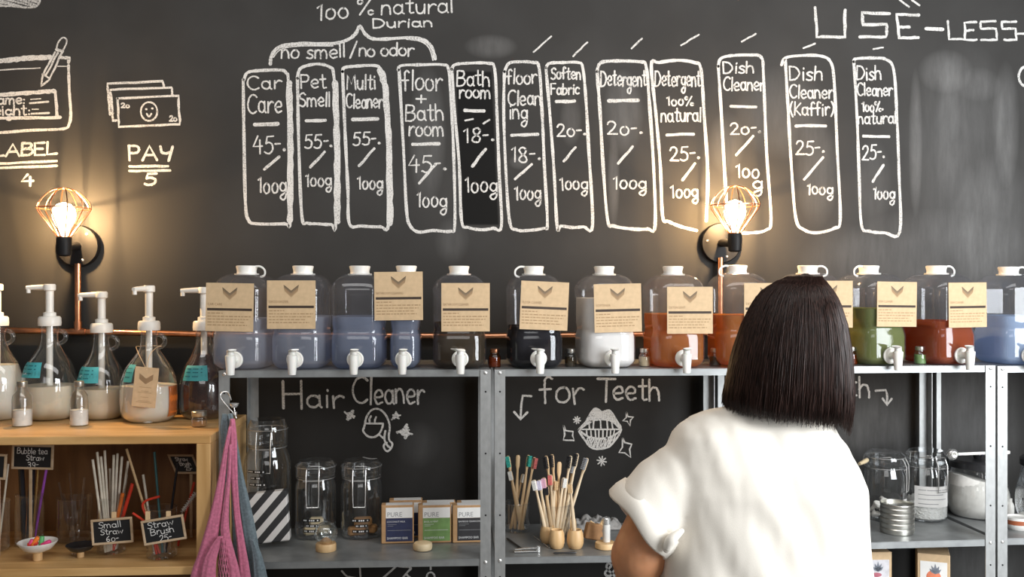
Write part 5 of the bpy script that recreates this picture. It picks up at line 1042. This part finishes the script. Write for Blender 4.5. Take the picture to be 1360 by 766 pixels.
MB().lathe([(.008, 0), (.008, .019), (.006, .021), (.001, .021)], 16, c=(.076, .012, .001)).build('pivot', MT['chrome'], tg2)
# crumpled cloth, felt, floss
p = onshelf(792, 706, L2, .07); mb = MB(); nu, nv = 44, 22; g = []
for j in range(nv + 1):
    for i in range(nu + 1):
        x, y = (i / nu - .5) * .20, (j / nv - .5) * .11
        e = max(0, 1 - (2 * i / nu - 1) ** 4) * max(0, 1 - (2 * j / nv - 1) ** 4)
        z = .003 + e * (.022 + .030 * abs(mnoise.noise(Vector((x * 26, y * 30, 1.3)))) + .012 * mnoise.noise(Vector((x * 70, y * 60, 4))))
        g.append((x, y, z))
mb.add(g, [(j * (nu + 1) + i, j * (nu + 1) + i + 1, (j + 1) * (nu + 1) + i + 1, (j + 1) * (nu + 1) + i) for j in range(nv) for i in range(nu)])
n0 = len(g); mb.add([(x, y, 0.0) for x, y, z in g], [(j * (nu + 1) + i, (j + 1) * (nu + 1) + i, (j + 1) * (nu + 1) + i + 1, j * (nu + 1) + i + 1) for j in range(nv) for i in range(nu)])
tag(mb.build('crumpled_cloth', MT['cloth'], None, loc=p, sharp=180), 'crumpled grey-white cloth at the back behind the floss bottle', 'cloth')
p = onshelf(785, 725, L2, .04); m = mpp(p)
tag(MB().box((0, 0, 11 * m), (22 * m, .03, 21 * m), .004, Matrix.Rotation(.25, 4, 'Y')).box((13 * m, -.004, 8 * m), (8 * m, .02, 18 * m), .003, Matrix.Rotation(-.3, 4, 'Y')).build('paper_packet', MT['brown_felt'], None, loc=p + Vector((0, 0, .012)), rot=(0, 0, .3)), 'brown card packet between the barrel holders and the floss bottle', 'packet')
p = onshelf(804, 731.5, L2, .036); m = mpp(p); tag(MB().lathe([(.034, 0), (.036, .002), (.036, .018), (.034, .021), (.001, .0215)], 36).build('wooden_coaster', MT['beech'], None, loc=p), 'round pale wooden disc under the floss bottle', 'coaster')
fb = empty('floss_bottle', p + Vector((.004, .0, .0222)), 'slim white floss bottle with steel cap on a wooden disc, beside the elbow', 'bottle')
MB().lathe([(.0125, 0), (.0135, .002), (.0135, .062), (.001, .062)], 24).build('bottle_body', MT['porcelain'], fb); MB().lathe([(.0142, .0625), (.0142, .082), (.012, .085), (.001, .085)], 24).build('cap', MT['chrome'], fb)
for px, py, lab, rz in ((801, 674, 'small pale card scrap on the crumpled cloth', .3), (786, 694, 'small pale card scrap at the front of the crumpled cloth', -.5)):
    q = P(px, py, YF + .22); q.z = L2 + .056 if px > 795 else L2 + .05
    tag(MB().box((0, 0, 0), (.024, .004, .03), .001, Matrix.Rotation(.5, 4, 'Y')).build('card_scrap', MT['beech'], None, loc=q, rot=(.3, 0, rz)), lab, 'card')

# ------------------------------------------------------------------ right-hand shelf
p = onshelf(1191.5, 712, L3, .055); m = mpp(p); r = 21.5 * m; H = 39 * m
tn = empty('metal_tin', p, 'ribbed silver metal tin at the front of the right shelf', 'tin')
prof = [(r * .94, 0), (r * .98, .003)]
for k in range(5): z = H * (.06 + .17 * k); prof += [(r * .985, z), (r, z + H * .03), (r, z + H * .11), (r * .965, z + H * .14), (r * .965, z + H * .155)]
prof += [(r * .985, H * .93), (r, H * .97), (r * .985, H), (r * .95, H), (r * .94, H * .93), (r * .5, H * .92), (.001, H * .925)]
MB().lathe(prof, 44).build('tin_body', MT['tin'], tn, sharp=30)
MB().lathe([(r * .55, H * .926), (r * .5, H * .935), (r * .2, H * .937), (.001, H * .937)], 30).build('lid_emboss', MT['tin'], tn)
for px, base, top, rp, rot, lab, cat in ((1175, 691, 599, 27, .95, 'clear clip-top jar with white tablets, right of the person and behind the metal tin', 't'), (1229.5, 688, 597, 26.5, .35, 'clear clip-top jar of white chips with white paper label on the right shelf', 'c')):
    m0 = mpp(P(px, 690, YF + .33)); r = rp * m0; p = jarpos(px, base, L3, r, YF + .345); m = mpp(p); hh = P(px, top, p.y).z - p.z
    rr = -rot
    t = clip_jar(p, r, hh, lab, rot=rot, paper=(-.75, .35, 16 * m, 30 * m, 'paper', 2) if cat == 't' else (-1.35, .55, 20 * m, 47 * m, 'paper', 4))
    if cat == 't':
        R0 = random.Random(5)
        for k in range(13):
            lay = k // 5; a = k * 2.4; q = r * (.62 if k % 5 else .0); c = p + Vector((q * math.cos(a) * .85, q * math.sin(a) * .85, .012 + lay * .021))
            tag(MB().lathe([(.015, -.006), (.0175, -.004), (.0175, .004), (.015, .006), (.001, .0062)], 20, Matrix.Rotation(R0.uniform(.2, 1.2), 4, (R0.uniform(-1, 1), R0.uniform(-1, 1), .2))).build('white_tablet', MT['powder'], None, loc=c + Vector((0, 0, .008))), 'round white tablet in the clip-top jar behind the metal tin', 'tablet', 'white tablets in the jar')
    else:
        R0 = random.Random(6); mb = MB()
        mb.lathe([(r * .8, .004), (r * .94, .012), (r * .94, 26 * m), (.001, 27 * m)], 30)
        for k in range(420):
            a = R0.uniform(0, 6.28); z = R0.uniform(.01, 27 * m); q = r * .93 if z < 24 * m else r * .93 * math.sqrt(R0.random())
            mb.box((q * math.cos(a), q * math.sin(a), z + .002), (.007, .006, .0035), .0008, None)
        o = mb.build('white_chips', MT['chips'], None, loc=p, flat=True); tag(o, 'heap of white chips filling the lower half of the labelled clip-top jar', 'chips'); o['kind'] = 'stuff'
        MB().ell((r * .2, -r * .95, hh * .62), (.006, .004, .006), 10, 6).build('dark_knob', MT['label_black'], t)
p = P(1149, 612, YF + .30); tag(MB().tube([(-.035, -.03, -.005), (0, 0, 0), (.012, .01, .002)], [.006, .009, .008], 12).build('wooden_spoon_handle', MT['soap_beige'], None, loc=p), 'pale wooden handle tip beside the left clip-top jar lid', 'spoon')
def canister(px, base, lid_y, rp, label, fill, tilt, ymid, z0, rope=False):
    p = P(px, base, ymid); p.z = z0 + .0008; m = mpp(p); r = rp * m; H = P(px, lid_y, ymid).z - p.z
    t = empty('round_canister', p, label, 'jar', 'black-lidded canisters')
    pr = [(r * .70, 0), (r * .80, .004), (r * .95, H * .18), (r, H * .40), (r * .96, H * .62), (r * .86, H * .82), (r * .80, H * .95), (r * .80, H)]
    pc = [(v.x, v.y) for v in catmull([(a, b, 0) for a, b in pr], 4)]
    MB().lathe(pc, 44, cap1=False).build('jar_body', MT['glass'], t, sharp=60)
    if fill:
        f = MB(); rings = []; n = 40
        for k in range(9):
            z = .004 + (H * fill - .004) * k / 8; rr = interp([(b, a) for a, b in pr], z) - .003
            rings.append([(rr * math.cos(2 * math.pi * j / n), rr * math.sin(2 * math.pi * j / n), z + (k / 8) * (-.035 * min(1, fill * 1.3) * math.cos(2 * math.pi * j / n) * .8 + .008 * min(1, fill) * mnoise.noise(Vector((math.cos(j * .157) * 3, math.sin(j * .157) * 3, 2))))) for j in range(n)])
        f.loft(rings).build('powder', MT['powder'], t, sharp=60)
    ld = MB().lathe([(r * .82, H - .004), (r * .86, H), (r * .86, H + .022), (r * .80, H + .030), (.001, H + .032)], 44).build('lid', MT['rubber'], t); MB().lathe([(.012, H + .031), (.016, H + .040), (.020, H + .046), (.018, H + .051), (.001, H + .052)], 24).build('knob', MT['rubber'], ld)
    return p, m, r, H, t
p, m, r, H, t = canister(1298, 690, 619, 40.5, 'round glass canister of white powder with black lid, behind the steel posts', .74, 0, 3.585, L4)
MB().box((.0, 0, 0), (.030, .0012, .011)).build('tape_label', MT['label_black'], t, loc=(.005, -r * 1.0 - .001, H * .47), rot=(0, 0, .05), flat=True)
sA, sB = P(1265, 603, p.y - r * .95), P(1341, 600.5, p.y - r * .95)
d = sB - sA; st = empty('measuring_spoon', sA, 'steel measuring spoon lying across the black lid of the powder canister', 'spoon')
MB().tube([(.02, 0, 0), d * .5, d * .97, d], [.0055, .0055, .007, .006], 10, flat=.5).build('handle', MT['white'], st)
MB().ell((0, 0, 0), (.022, .014, .021), 24, 14).build('bowl', MT['chrome'], st); MB().lathe([(.012, 0), (.012, .003), (.009, .0034), (.001, .001)], 20, Matrix.Translation((0, -.0125, 0)) @ Matrix.Rotation(math.pi / 2, 4, 'X')).build('dimple', MT['tin'], st)
canister(1395, 680, 618, 42, 'round glass canister with black lid cut off by the right edge', .12, 0, 3.42, L4)
p = onshelf(1352, 706, L4, .04); m = mpp(p)
dsh = empty('oval_dish', p, 'white oval dish with red-brown band on the far right shelf', 'dish')
rg = lambda z, k, mm=1.0: [(16 * m * k * math.cos(a) * mm, 30 * m * .5 * k * math.sin(a) * mm, z) for a in [2 * math.pi * j / 32 for j in range(32)]]
MB().loft([rg(0, .8), rg(3 * m, .95), rg(7 * m, 1), rg(7.4 * m, 1)]).build('dish_base', MT['porcelain'], dsh); MB().loft([rg(7.4 * m, 1.01), rg(13 * m, 1.02)]).build('band', MT['terracotta'], dsh); MB().loft([rg(13 * m, 1.0), rg(16 * m, .98), rg(16.5 * m, .93), rg(14.5 * m, .8), rg(14.2 * m, .1)]).build('rim', MT['porcelain'], dsh)
p2 = onshelf(1341, 696, L4, .06); tag(MB().lathe([(.014, 0), (.016, .003), (.016, .055), (.012, .066), (.009, .070), (.009, .083), (.001, .084)], 24).build('white_bottle', MT['porcelain'], None, loc=p2), 'slim white bottle behind the oval dish on the far right', 'bottle')
# printed boxes under the right shelf
for x0, x1, ty, rz, lab, fr, side in ((1143, 1185, 733, .0, 'pale printed box under the right shelf, partly behind the shirt', 'berry', False), (1220, 1260, 736, .42, 'kraft box with a printed orange fruit label under the right shelf', 'fruit', True)):
    Yb = YF + .10; c = P((x0 + x1) / 2, 740, Yb); m = mpp(c); c.z = .30 + .0008; w = (x1 - x0) * m; h = P(x1, ty, Yb).z - .30
    t = empty('tea_box', c, lab, 'box', 'printed boxes under the right shelf', -rz if side else 0); d = .16
    MB().box((0, d / 2, h / 2), (w, d, h), .002).build('carton', MT['kraft'], t)
    lp = MB().box((0, -.0005, h * .48), (w * .82, .001, h * .86)).build('label', MT['lilac' if not side else 'paper'], t, flat=True)
    pz = h - 30 * m; f = MB(); f.ell((0, -.0012, pz), (9 * m if side else 7 * m, .0006, 9 * m if side else 3 * m), 20, 8).build('fruit_print', MT[fr], lp, flat=True)
    lf = MB()
    for k in range(5):
        a = -.8 + k * .4; L = (14 - abs(k - 2) * 2) * m; e = Vector((math.sin(a), 0, math.cos(a))) * L; s = Vector((math.cos(a), 0, -math.sin(a))) * 2 * m; o = Vector((2 * m, -.0018, pz + 4 * m))
        lf.add([o, o + e * .5 + s, o + e, o + e * .5 - s], [(0, 1, 2, 3)])
    lf.build('leaf_print', MT['leaf'], lp, flat=True)

# ------------------------------------------------------------------ the person
YP = 2.10
def pp(px, py, dy=0.0): return P(px, py, YP + dy)
MP = mpp(pp(1030, 560))
person = empty('person', Vector((pp(1030, 560).x, YP, 0)), 'person seen from behind with dark bob and white linen shirt, facing the shelves', 'person')
PO = person.location
def remesh(mb, name, m, voxel, smooth=6, fac=.5, fn=None, parent=person):
    me = bpy.data.meshes.new(name); me.from_pydata(mb.v, [], mb.f); bm = bmesh.new(); bm.from_mesh(me); bmesh.ops.recalc_face_normals(bm, faces=bm.faces); bm.to_mesh(me); bm.free()
    o = bpy.data.objects.new(name, me); COL.objects.link(o)
    md = o.modifiers.new('r', 'REMESH'); md.mode = 'VOXEL'; md.voxel_size = voxel
    if smooth: s = o.modifiers.new('s', 'SMOOTH'); s.iterations = smooth; s.factor = fac
    bpy.context.view_layer.update(); me2 = bpy.data.meshes.new_from_object(o.evaluated_get(bpy.context.evaluated_depsgraph_get())); bpy.data.objects.remove(o)
    if fn:
        nrm = [v.normal.copy() for v in me2.vertices]
        for v, nn in zip(me2.vertices, nrm): v.co = fn(v.co, nn)
    me2.transform(Matrix.Translation(-PO)); me2.polygons.foreach_set('use_smooth', [True] * len(me2.polygons)); me2.materials.clear(); me2.materials.append(m); me2.name = name
    o = bpy.data.objects.new(name, me2); COL.objects.link(o); o.parent = parent; return o
def limb(mb, pts, rs, k=5, n=18):
    cp = catmull([Vector(p) for p in pts], k); m = len(pts) - 1
    rr = [interp(list(enumerate(rs)), m * i / (len(cp) - 1)) for i in range(len(cp))]
    mb.tube(cp, rr, n); mb.ell(cp[0], rr[0], 16, 10); mb.ell(cp[-1], rr[-1], 16, 10)
HC = pp(1050, 452); HZ = HC.z
b = MB()
HR = Matrix.Translation(HC) @ Matrix.Rotation(math.radians(-12), 4, 'Z')        # the head is turned slightly to the right; face towards +y
b.ell((0, -.004, .012), (.074, .092, .098), 28, 18, HR); b.ell((0, .030, -.050), (.056, .062, .070), 24, 16, HR); b.ell((0, .060, -.092), (.026, .022, .020), 16, 10, HR)
b.lathe([(.010, -.022), (.015, -.012), (.009, .010), (.004, .030)], 14, HR @ Matrix.Translation((0, .090, -.022)))
for s in (-1, 1):
    b.ell((s * .030, .080, .006), (.020, .012, .008), 12, 8, HR); b.ell((s * .072, -.004, -.016), (.010, .019, .031), 14, 10, HR); b.ell((s * .040, .062, -.036), (.020, .018, .018), 12, 8, HR)
nb = pp(1056, 556, -.005)
limb(b, [HC + Vector((0, -.012, -.045)), HC + Vector((.002, -.012, -.10)), nb + Vector((0, 0, -.04))], [.056, .053, .060])
SL, SR = pp(930, 612), pp(1102, 630)
limb(b, [nb + Vector((0, 0, -.05)), (SL + nb) / 2 + Vector((0, 0, -.02)), SL + Vector((.03, 0, -.02))], [.058, .062, .06]); limb(b, [nb + Vector((0, 0, -.05)), SR + Vector((-.03, 0, -.02))], [.058, .06])
ch = pp(1022, 690); wa = pp(1018, 830); hp = pp(1012, 960)
for c0, rx, ry, rz in ((ch, .165, .10, .16), (wa, .150, .095, .16), (hp, .170, .115, .14)): b.ell(c0, (rx, ry, rz), 24, 16)
EL = pp(846, 738, .03); WL = pp(872, 800, .26); EL_ = EL
limb(b, [SL + Vector((.02, 0, -.02)), pp(890, 668, .0), EL], [.066, .070, .060]); limb(b, [EL, pp(852, 778, .12), WL], [.061, .050, .027])
b.ell(EL + Vector((.006, -.014, .012)), (.062, .060, .072), 20, 14)
ER = pp(1118, 790, .02); WR = pp(1100, 800, .27)
limb(b, [SR + Vector((-.02, 0, -.02)), pp(1112, 710), ER], [.050, .052, .050]); limb(b, [ER, pp(1110, 805, .14), WR], [.050, .044, .027])
def hand(W, fdir, side):
    f = Vector(fdir).normalized(); up = Vector((0, 0, 1)); up = (up - f * f.z).normalized(); s = f.cross(up) * side     # s points to the thumb side
    palm = W + f * .05
    M = Matrix(((s.x, f.x, up.x, palm.x), (s.y, f.y, up.y, palm.y), (s.z, f.z, up.z, palm.z), (0, 0, 0, 1)))
    b.ell((0, -.002, 0), (.040, .050, .016), 18, 12, M)
    for k, (o, L) in enumerate(((.030, .070), (.010, .078), (-.010, .073), (-.029, .058))):
        q = [(o, .030, .002), (o * 1.1, .050, .004), (o * 1.15, .050 + L * .45, -.002), (o * 1.15, .050 + L * .8, -.018), (o * 1.1, .050 + L * .9, -.034)]
        cp = catmull([M @ Vector(x) for x in q], 3); b.tube(cp, [.0095 - .0028 * i / (len(cp) - 1) for i in range(len(cp))], 10); b.ell(cp[-1], .0068, 10, 8)
    q = [(.026, -.030, -.002), (.046, -.012, -.004), (.058, .016, -.012), (.056, .038, -.022)]
    cp = catmull([M @ Vector(x) for x in q], 3); b.tube(cp, [.0125 - .005 * i / (len(cp) - 1) for i in range(len(cp))], 10); b.ell(cp[-1], .0077, 10, 8)
hand(WL, WL - pp(852, 778, .12), 1); hand(WR, WR - pp(1110, 805, .14), -1)
for s in (-1, 1):
    hx = PO.x + s * .095; limb(b, [(hx, YP, .84), (hx, YP + .01, .46), (hx + s * .005, YP, .09)], [.085, .058, .040])
    limb(b, [(hx + s * .01, YP - .05, .045), (hx + s * .012, YP + .06, .04), (hx + s * .02, YP + .15, .03)], [.035, .036, .026])
body = remesh(b, 'body', MT['skin'], .0055, 5, .5)
for s in (-1, 1):
    e = MB().ell((s * .030, .084, .004), .0115, 16, 10, HR).build('eye', MT['eye'], person); e.location = -PO
    i = MB().ell((s * .030, .0925, .004), (.0055, .0035, .0055), 12, 8, HR).build('iris', MT['iris'], person); i.location = -PO
li = MB().ell((0, .088, -.060), (.022, .008, .005), 16, 8, HR).ell((0, .088, -.067), (.019, .008, .006), 16, 8, HR).build('lips', MT['lips'], person); li.location = -PO

# shirt: torso and sleeves grown into one surface, creased by noise, with a rolled cuff
s = MB(); rings = []; n = 56
TAB = [(535, 990, 1096, .030), (537, 972, 1098, .044), (541, 946, 1100, .056), (551, 918, 1104, .074), (564, 903, 1108, .086), (577, 894, 1113, .095), (597, 886, 1126, .108), (620, 881, 1139, .122), (648, 880, 1149, .134), (710, 882, 1151, .140), (770, 878, 1153, .142), (850, 872, 1153, .144), (940, 868, 1152, .146)]
for py, x0, x1, ry in TAB:
    a, c = pp(x0, py), pp(x1, py); cx = (a.x + c.x) / 2; rx = (c.x - a.x) / 2; e = 2.5 if py > 575 else 2.1
    ring = []
    for j in range(n):
        t_ = 2 * math.pi * j / n; cc, ss = math.cos(t_), math.sin(t_); k = (abs(cc) ** e + abs(ss) ** e) ** (-1 / e)
        ring.append((cx + rx * k * cc, YP + (.012 if py < 560 else 0) + ry * k * ss, a.z))
    rings.append(ring)
s.loft(rings)
hemc = pp(857, 689, .0); ax = (hemc - pp(938, 622, 0)).normalized()
pts = [pp(975, 598), pp(936, 616), pp(910, 638), pp(886, 662), hemc]; cp = catmull(pts, 4); sr = []
for i, q in enumerate(cp):
    f = i / (len(cp) - 1); u = Vector((0, 1, 0)); w = ax.cross(u).normalized(); rw = interp([(0, .040), (.25, .066), (.5, .088), (.75, .096), (1, .092)], f); ru = interp([(0, .045), (.3, .078), (.6, .088), (1, .092)], f)
    sr.append([q + w * (rw * math.cos(2 * math.pi * j / 36)) + u * (ru * math.sin(2 * math.pi * j / 36)) for j in range(36)])
s.loft(sr)
limb(s, [pp(1104, 606), pp(1110, 660), pp(1113, 730)], [.050, .062, .064])
def crease(co, nn):
    q = Vector(co)
    a = mnoise.noise(Vector((q.x * 8 + q.z * 3, q.y * 5, q.z * 2.2))) * .009 + mnoise.noise(Vector((q.x * 24 + q.z * 7, q.y * 12, q.z * 4 + 3))) * .0036 + mnoise.noise(Vector((q.x * 55, q.y * 40, q.z * 16))) * .0008
    # long folds running from the left shoulder towards the waist
    d = (q.x - PO.x) * .82 + (q.z - 1.2) * .38; low = max(0, min(1, (1.24 - q.z) / .12)); a += low * .0075 * math.sin(d * 62 + 3 * mnoise.noise(q * 5)) * max(0, .55 - abs(q.x - PO.x + .07) * 3.2)
    return q + nn * a
shirt = remesh(s, 'shirt', MT['shirt'], .0065, 5, .5, crease)
cf = MB(); w = ax.cross(Vector((0, 1, 0))).normalized(); rr_ = []
for k, (of, ex) in enumerate(((-.024, .000), (-.022, .007), (.000, .010), (.022, .008), (.026, .003), (.024, -.003), (.010, -.008), (-.012, -.008))):
    rr_.append([hemc + ax * (of + .004 * math.sin(4 * t_ + 1)) + w * ((.090 + ex + .003 * math.sin(3 * t_)) * math.cos(t_)) + Vector((0, 1, 0)) * ((.092 + ex) * math.sin(t_)) - PO for t_ in [2 * math.pi * j / 48 for j in range(48)]])
rr_.append(rr_[0]); cf.loft(rr_, False, False); cf.build('rolled_cuff', MT['shirt'], shirt, sharp=180)
kn = pp(884, 722, -.10); cb = MB(); limb(cb, [pp(905, 705, -.105), pp(892, 716, -.108), pp(886, 728, -.098)], [.006, .012, .010]); cb.build('sleeve_tab', MT['shirt'], shirt, sharp=180).location = -PO
co_ = MB(); rr_ = []
for py, x0, x1, ry, k in ((558, 996, 1106, .086, 0), (546, 1003, 1102, .080, 0), (541, 1008, 1099, .077, 0), (545, 1011, 1096, .070, 0), (560, 1006, 1102, .070, 0)):
    a, c = pp(x0, py), pp(x1, py); rr_.append([((a.x + c.x) / 2 + (c.x - a.x) / 2 * math.cos(t_), YP + .012 + ry * math.sin(t_), a.z + .006 * math.sin(t_)) for t_ in [2 * math.pi * j / 40 for j in range(40)]])
co_.loft(rr_, False, False); o = co_.build('collar', MT['shirt'], shirt, sharp=180); o.location = -PO
t_ = MB(); 
for sg in (-1, 1): hx = PO.x + sg * .095; limb(t_, [(hx, YP, .82), (hx, YP + .01, .46), (hx + sg * .005, YP, .11)], [.108, .082, .068])
t_.ell((PO.x, YP, .86), (.178, .128, .13), 24, 14); remesh(t_, 'trousers', MT['trousers'], .009, 4)
for sg in (-1, 1):
    hx = PO.x + sg * .105; m_ = MB(); m_.loft([[(hx + rx * math.cos(a), YP + y + .0 + 0 * a, .004 + h * (.5 + .5 * math.sin(a))) for a in [2 * math.pi * j / 20 for j in range(20)]] for y, rx, h in ((-.095, .020, .05), (-.085, .036, .085), (-.03, .042, .095), (.05, .046, .085), (.12, .048, .065), (.17, .040, .055), (.195, .02, .035))]); m_.build('shoe', MT['shoe'], person, sharp=60).location = -PO

# bob: a cap under a few thousand strands
EDGE = [(363.5, 1067, 1069), (364.5, 1056, 1079), (367, 1045, 1086), (372, 1033, 1090), (385, 1013, 1099), (400, 1002, 1107), (430, 987, 1116), (470, 974, 1122), (510, 965, 1125), (535, 961, 1126), (556, 962, 1123), (580, 964, 1120)]
EL_T = [(a, b_) for a, b_, c in EDGE]; ER_T = [(a, c) for a, b_, c in EDGE]
DY = [(363.5, .002), (364.5, .028), (367, .047), (372, .058), (385, .082), (400, .096), (430, .113), (470, .122), (510, .122), (535, .116), (556, .108), (580, .104)]
def hair_pt(th, py, k=1.0):
    """th: 0 = right, -pi/2 = towards the camera"""
    x0, x1 = interp(EL_T, py), interp(ER_T, py); a, c = pp(x0, py), pp(x1, py); ry = interp(DY, py)
    return Vector(((a.x + c.x) / 2 + (c.x - a.x) / 2 * math.cos(th) * k, YP - .012 + ry * math.sin(th) * k, a.z))
def hem(th):
    x = math.cos(th)      # -1 left .. 1 right
    return interp([(-1, 536), (-.8, 541), (-.4, 547), (0, 550), (.3, 554), (.7, 555), (.9, 562), (1, 560)], x)
FRONT = math.radians(58)
hb = MB(); nt_ = 64; rings = []
for i in range(25):
    f = i / 24; rings.append([])
    for j in range(nt_):
        th = 2 * math.pi * j / nt_; py = 363.6 + (hem(th) - 6 - 363.6) * f
        k = .965; d = abs((th - math.pi / 2 + math.pi) % (2 * math.pi) - math.pi)
        p_ = hair_pt(th, py, k)
        if d < FRONT and f > .30: p_.y = min(p_.y, HC.y + .03)       # open over the face
        rings[-1].append(p_ - PO)
hb.loft(rings)
R0 = random.Random(11); mb = hb
def strand(th, k, f0, ext, wob, r, flip=0.0):
    pts = []; e = hem(th) + ext; th0 = th
    for i in range(13):
        f = f0 + (1 - f0) * i / 12; py = 363.6 + (e - 363.6) * f
        kk = k * (1 + .016 * math.sin(f * 5 + wob)) + (.0 if f < .8 else flip * (f - .8))
        pts.append(hair_pt(th0 + .05 * math.sin(wob + f * 3) * f, py, kk) - PO)
    n_ = len(pts); mb.tube(pts, [r * (.5 + .5 * min(1, i / 2)) * (1 if i < n_ - 3 else (n_ - i) / 3.2) for i in range(n_)], 3)
for q in range(5200):
    th = R0.uniform(0, 2 * math.pi); d = abs((th - math.pi / 2 + math.pi) % (2 * math.pi) - math.pi)
    if d < FRONT: continue
    strand(th, R0.uniform(.972, 1.012), R0.choice((0, 0, .02, .05, .1, .2)), R0.gauss(0, 3.5) - (6 if R0.random() < .25 else 0), R0.uniform(0, 6.28), R0.uniform(.0006, .0015), R0.uniform(-.3, .12))
for q in range(46):      # wisps at the right that fall lower
    strand(R0.uniform(-.55, -.05), R0.uniform(.97, 1.02), .1, R0.uniform(2, 14), R0.uniform(0, 6.28), .0014, R0.uniform(-.2, .25))
hb.build('hair', MT['hair'], person, sharp=180)
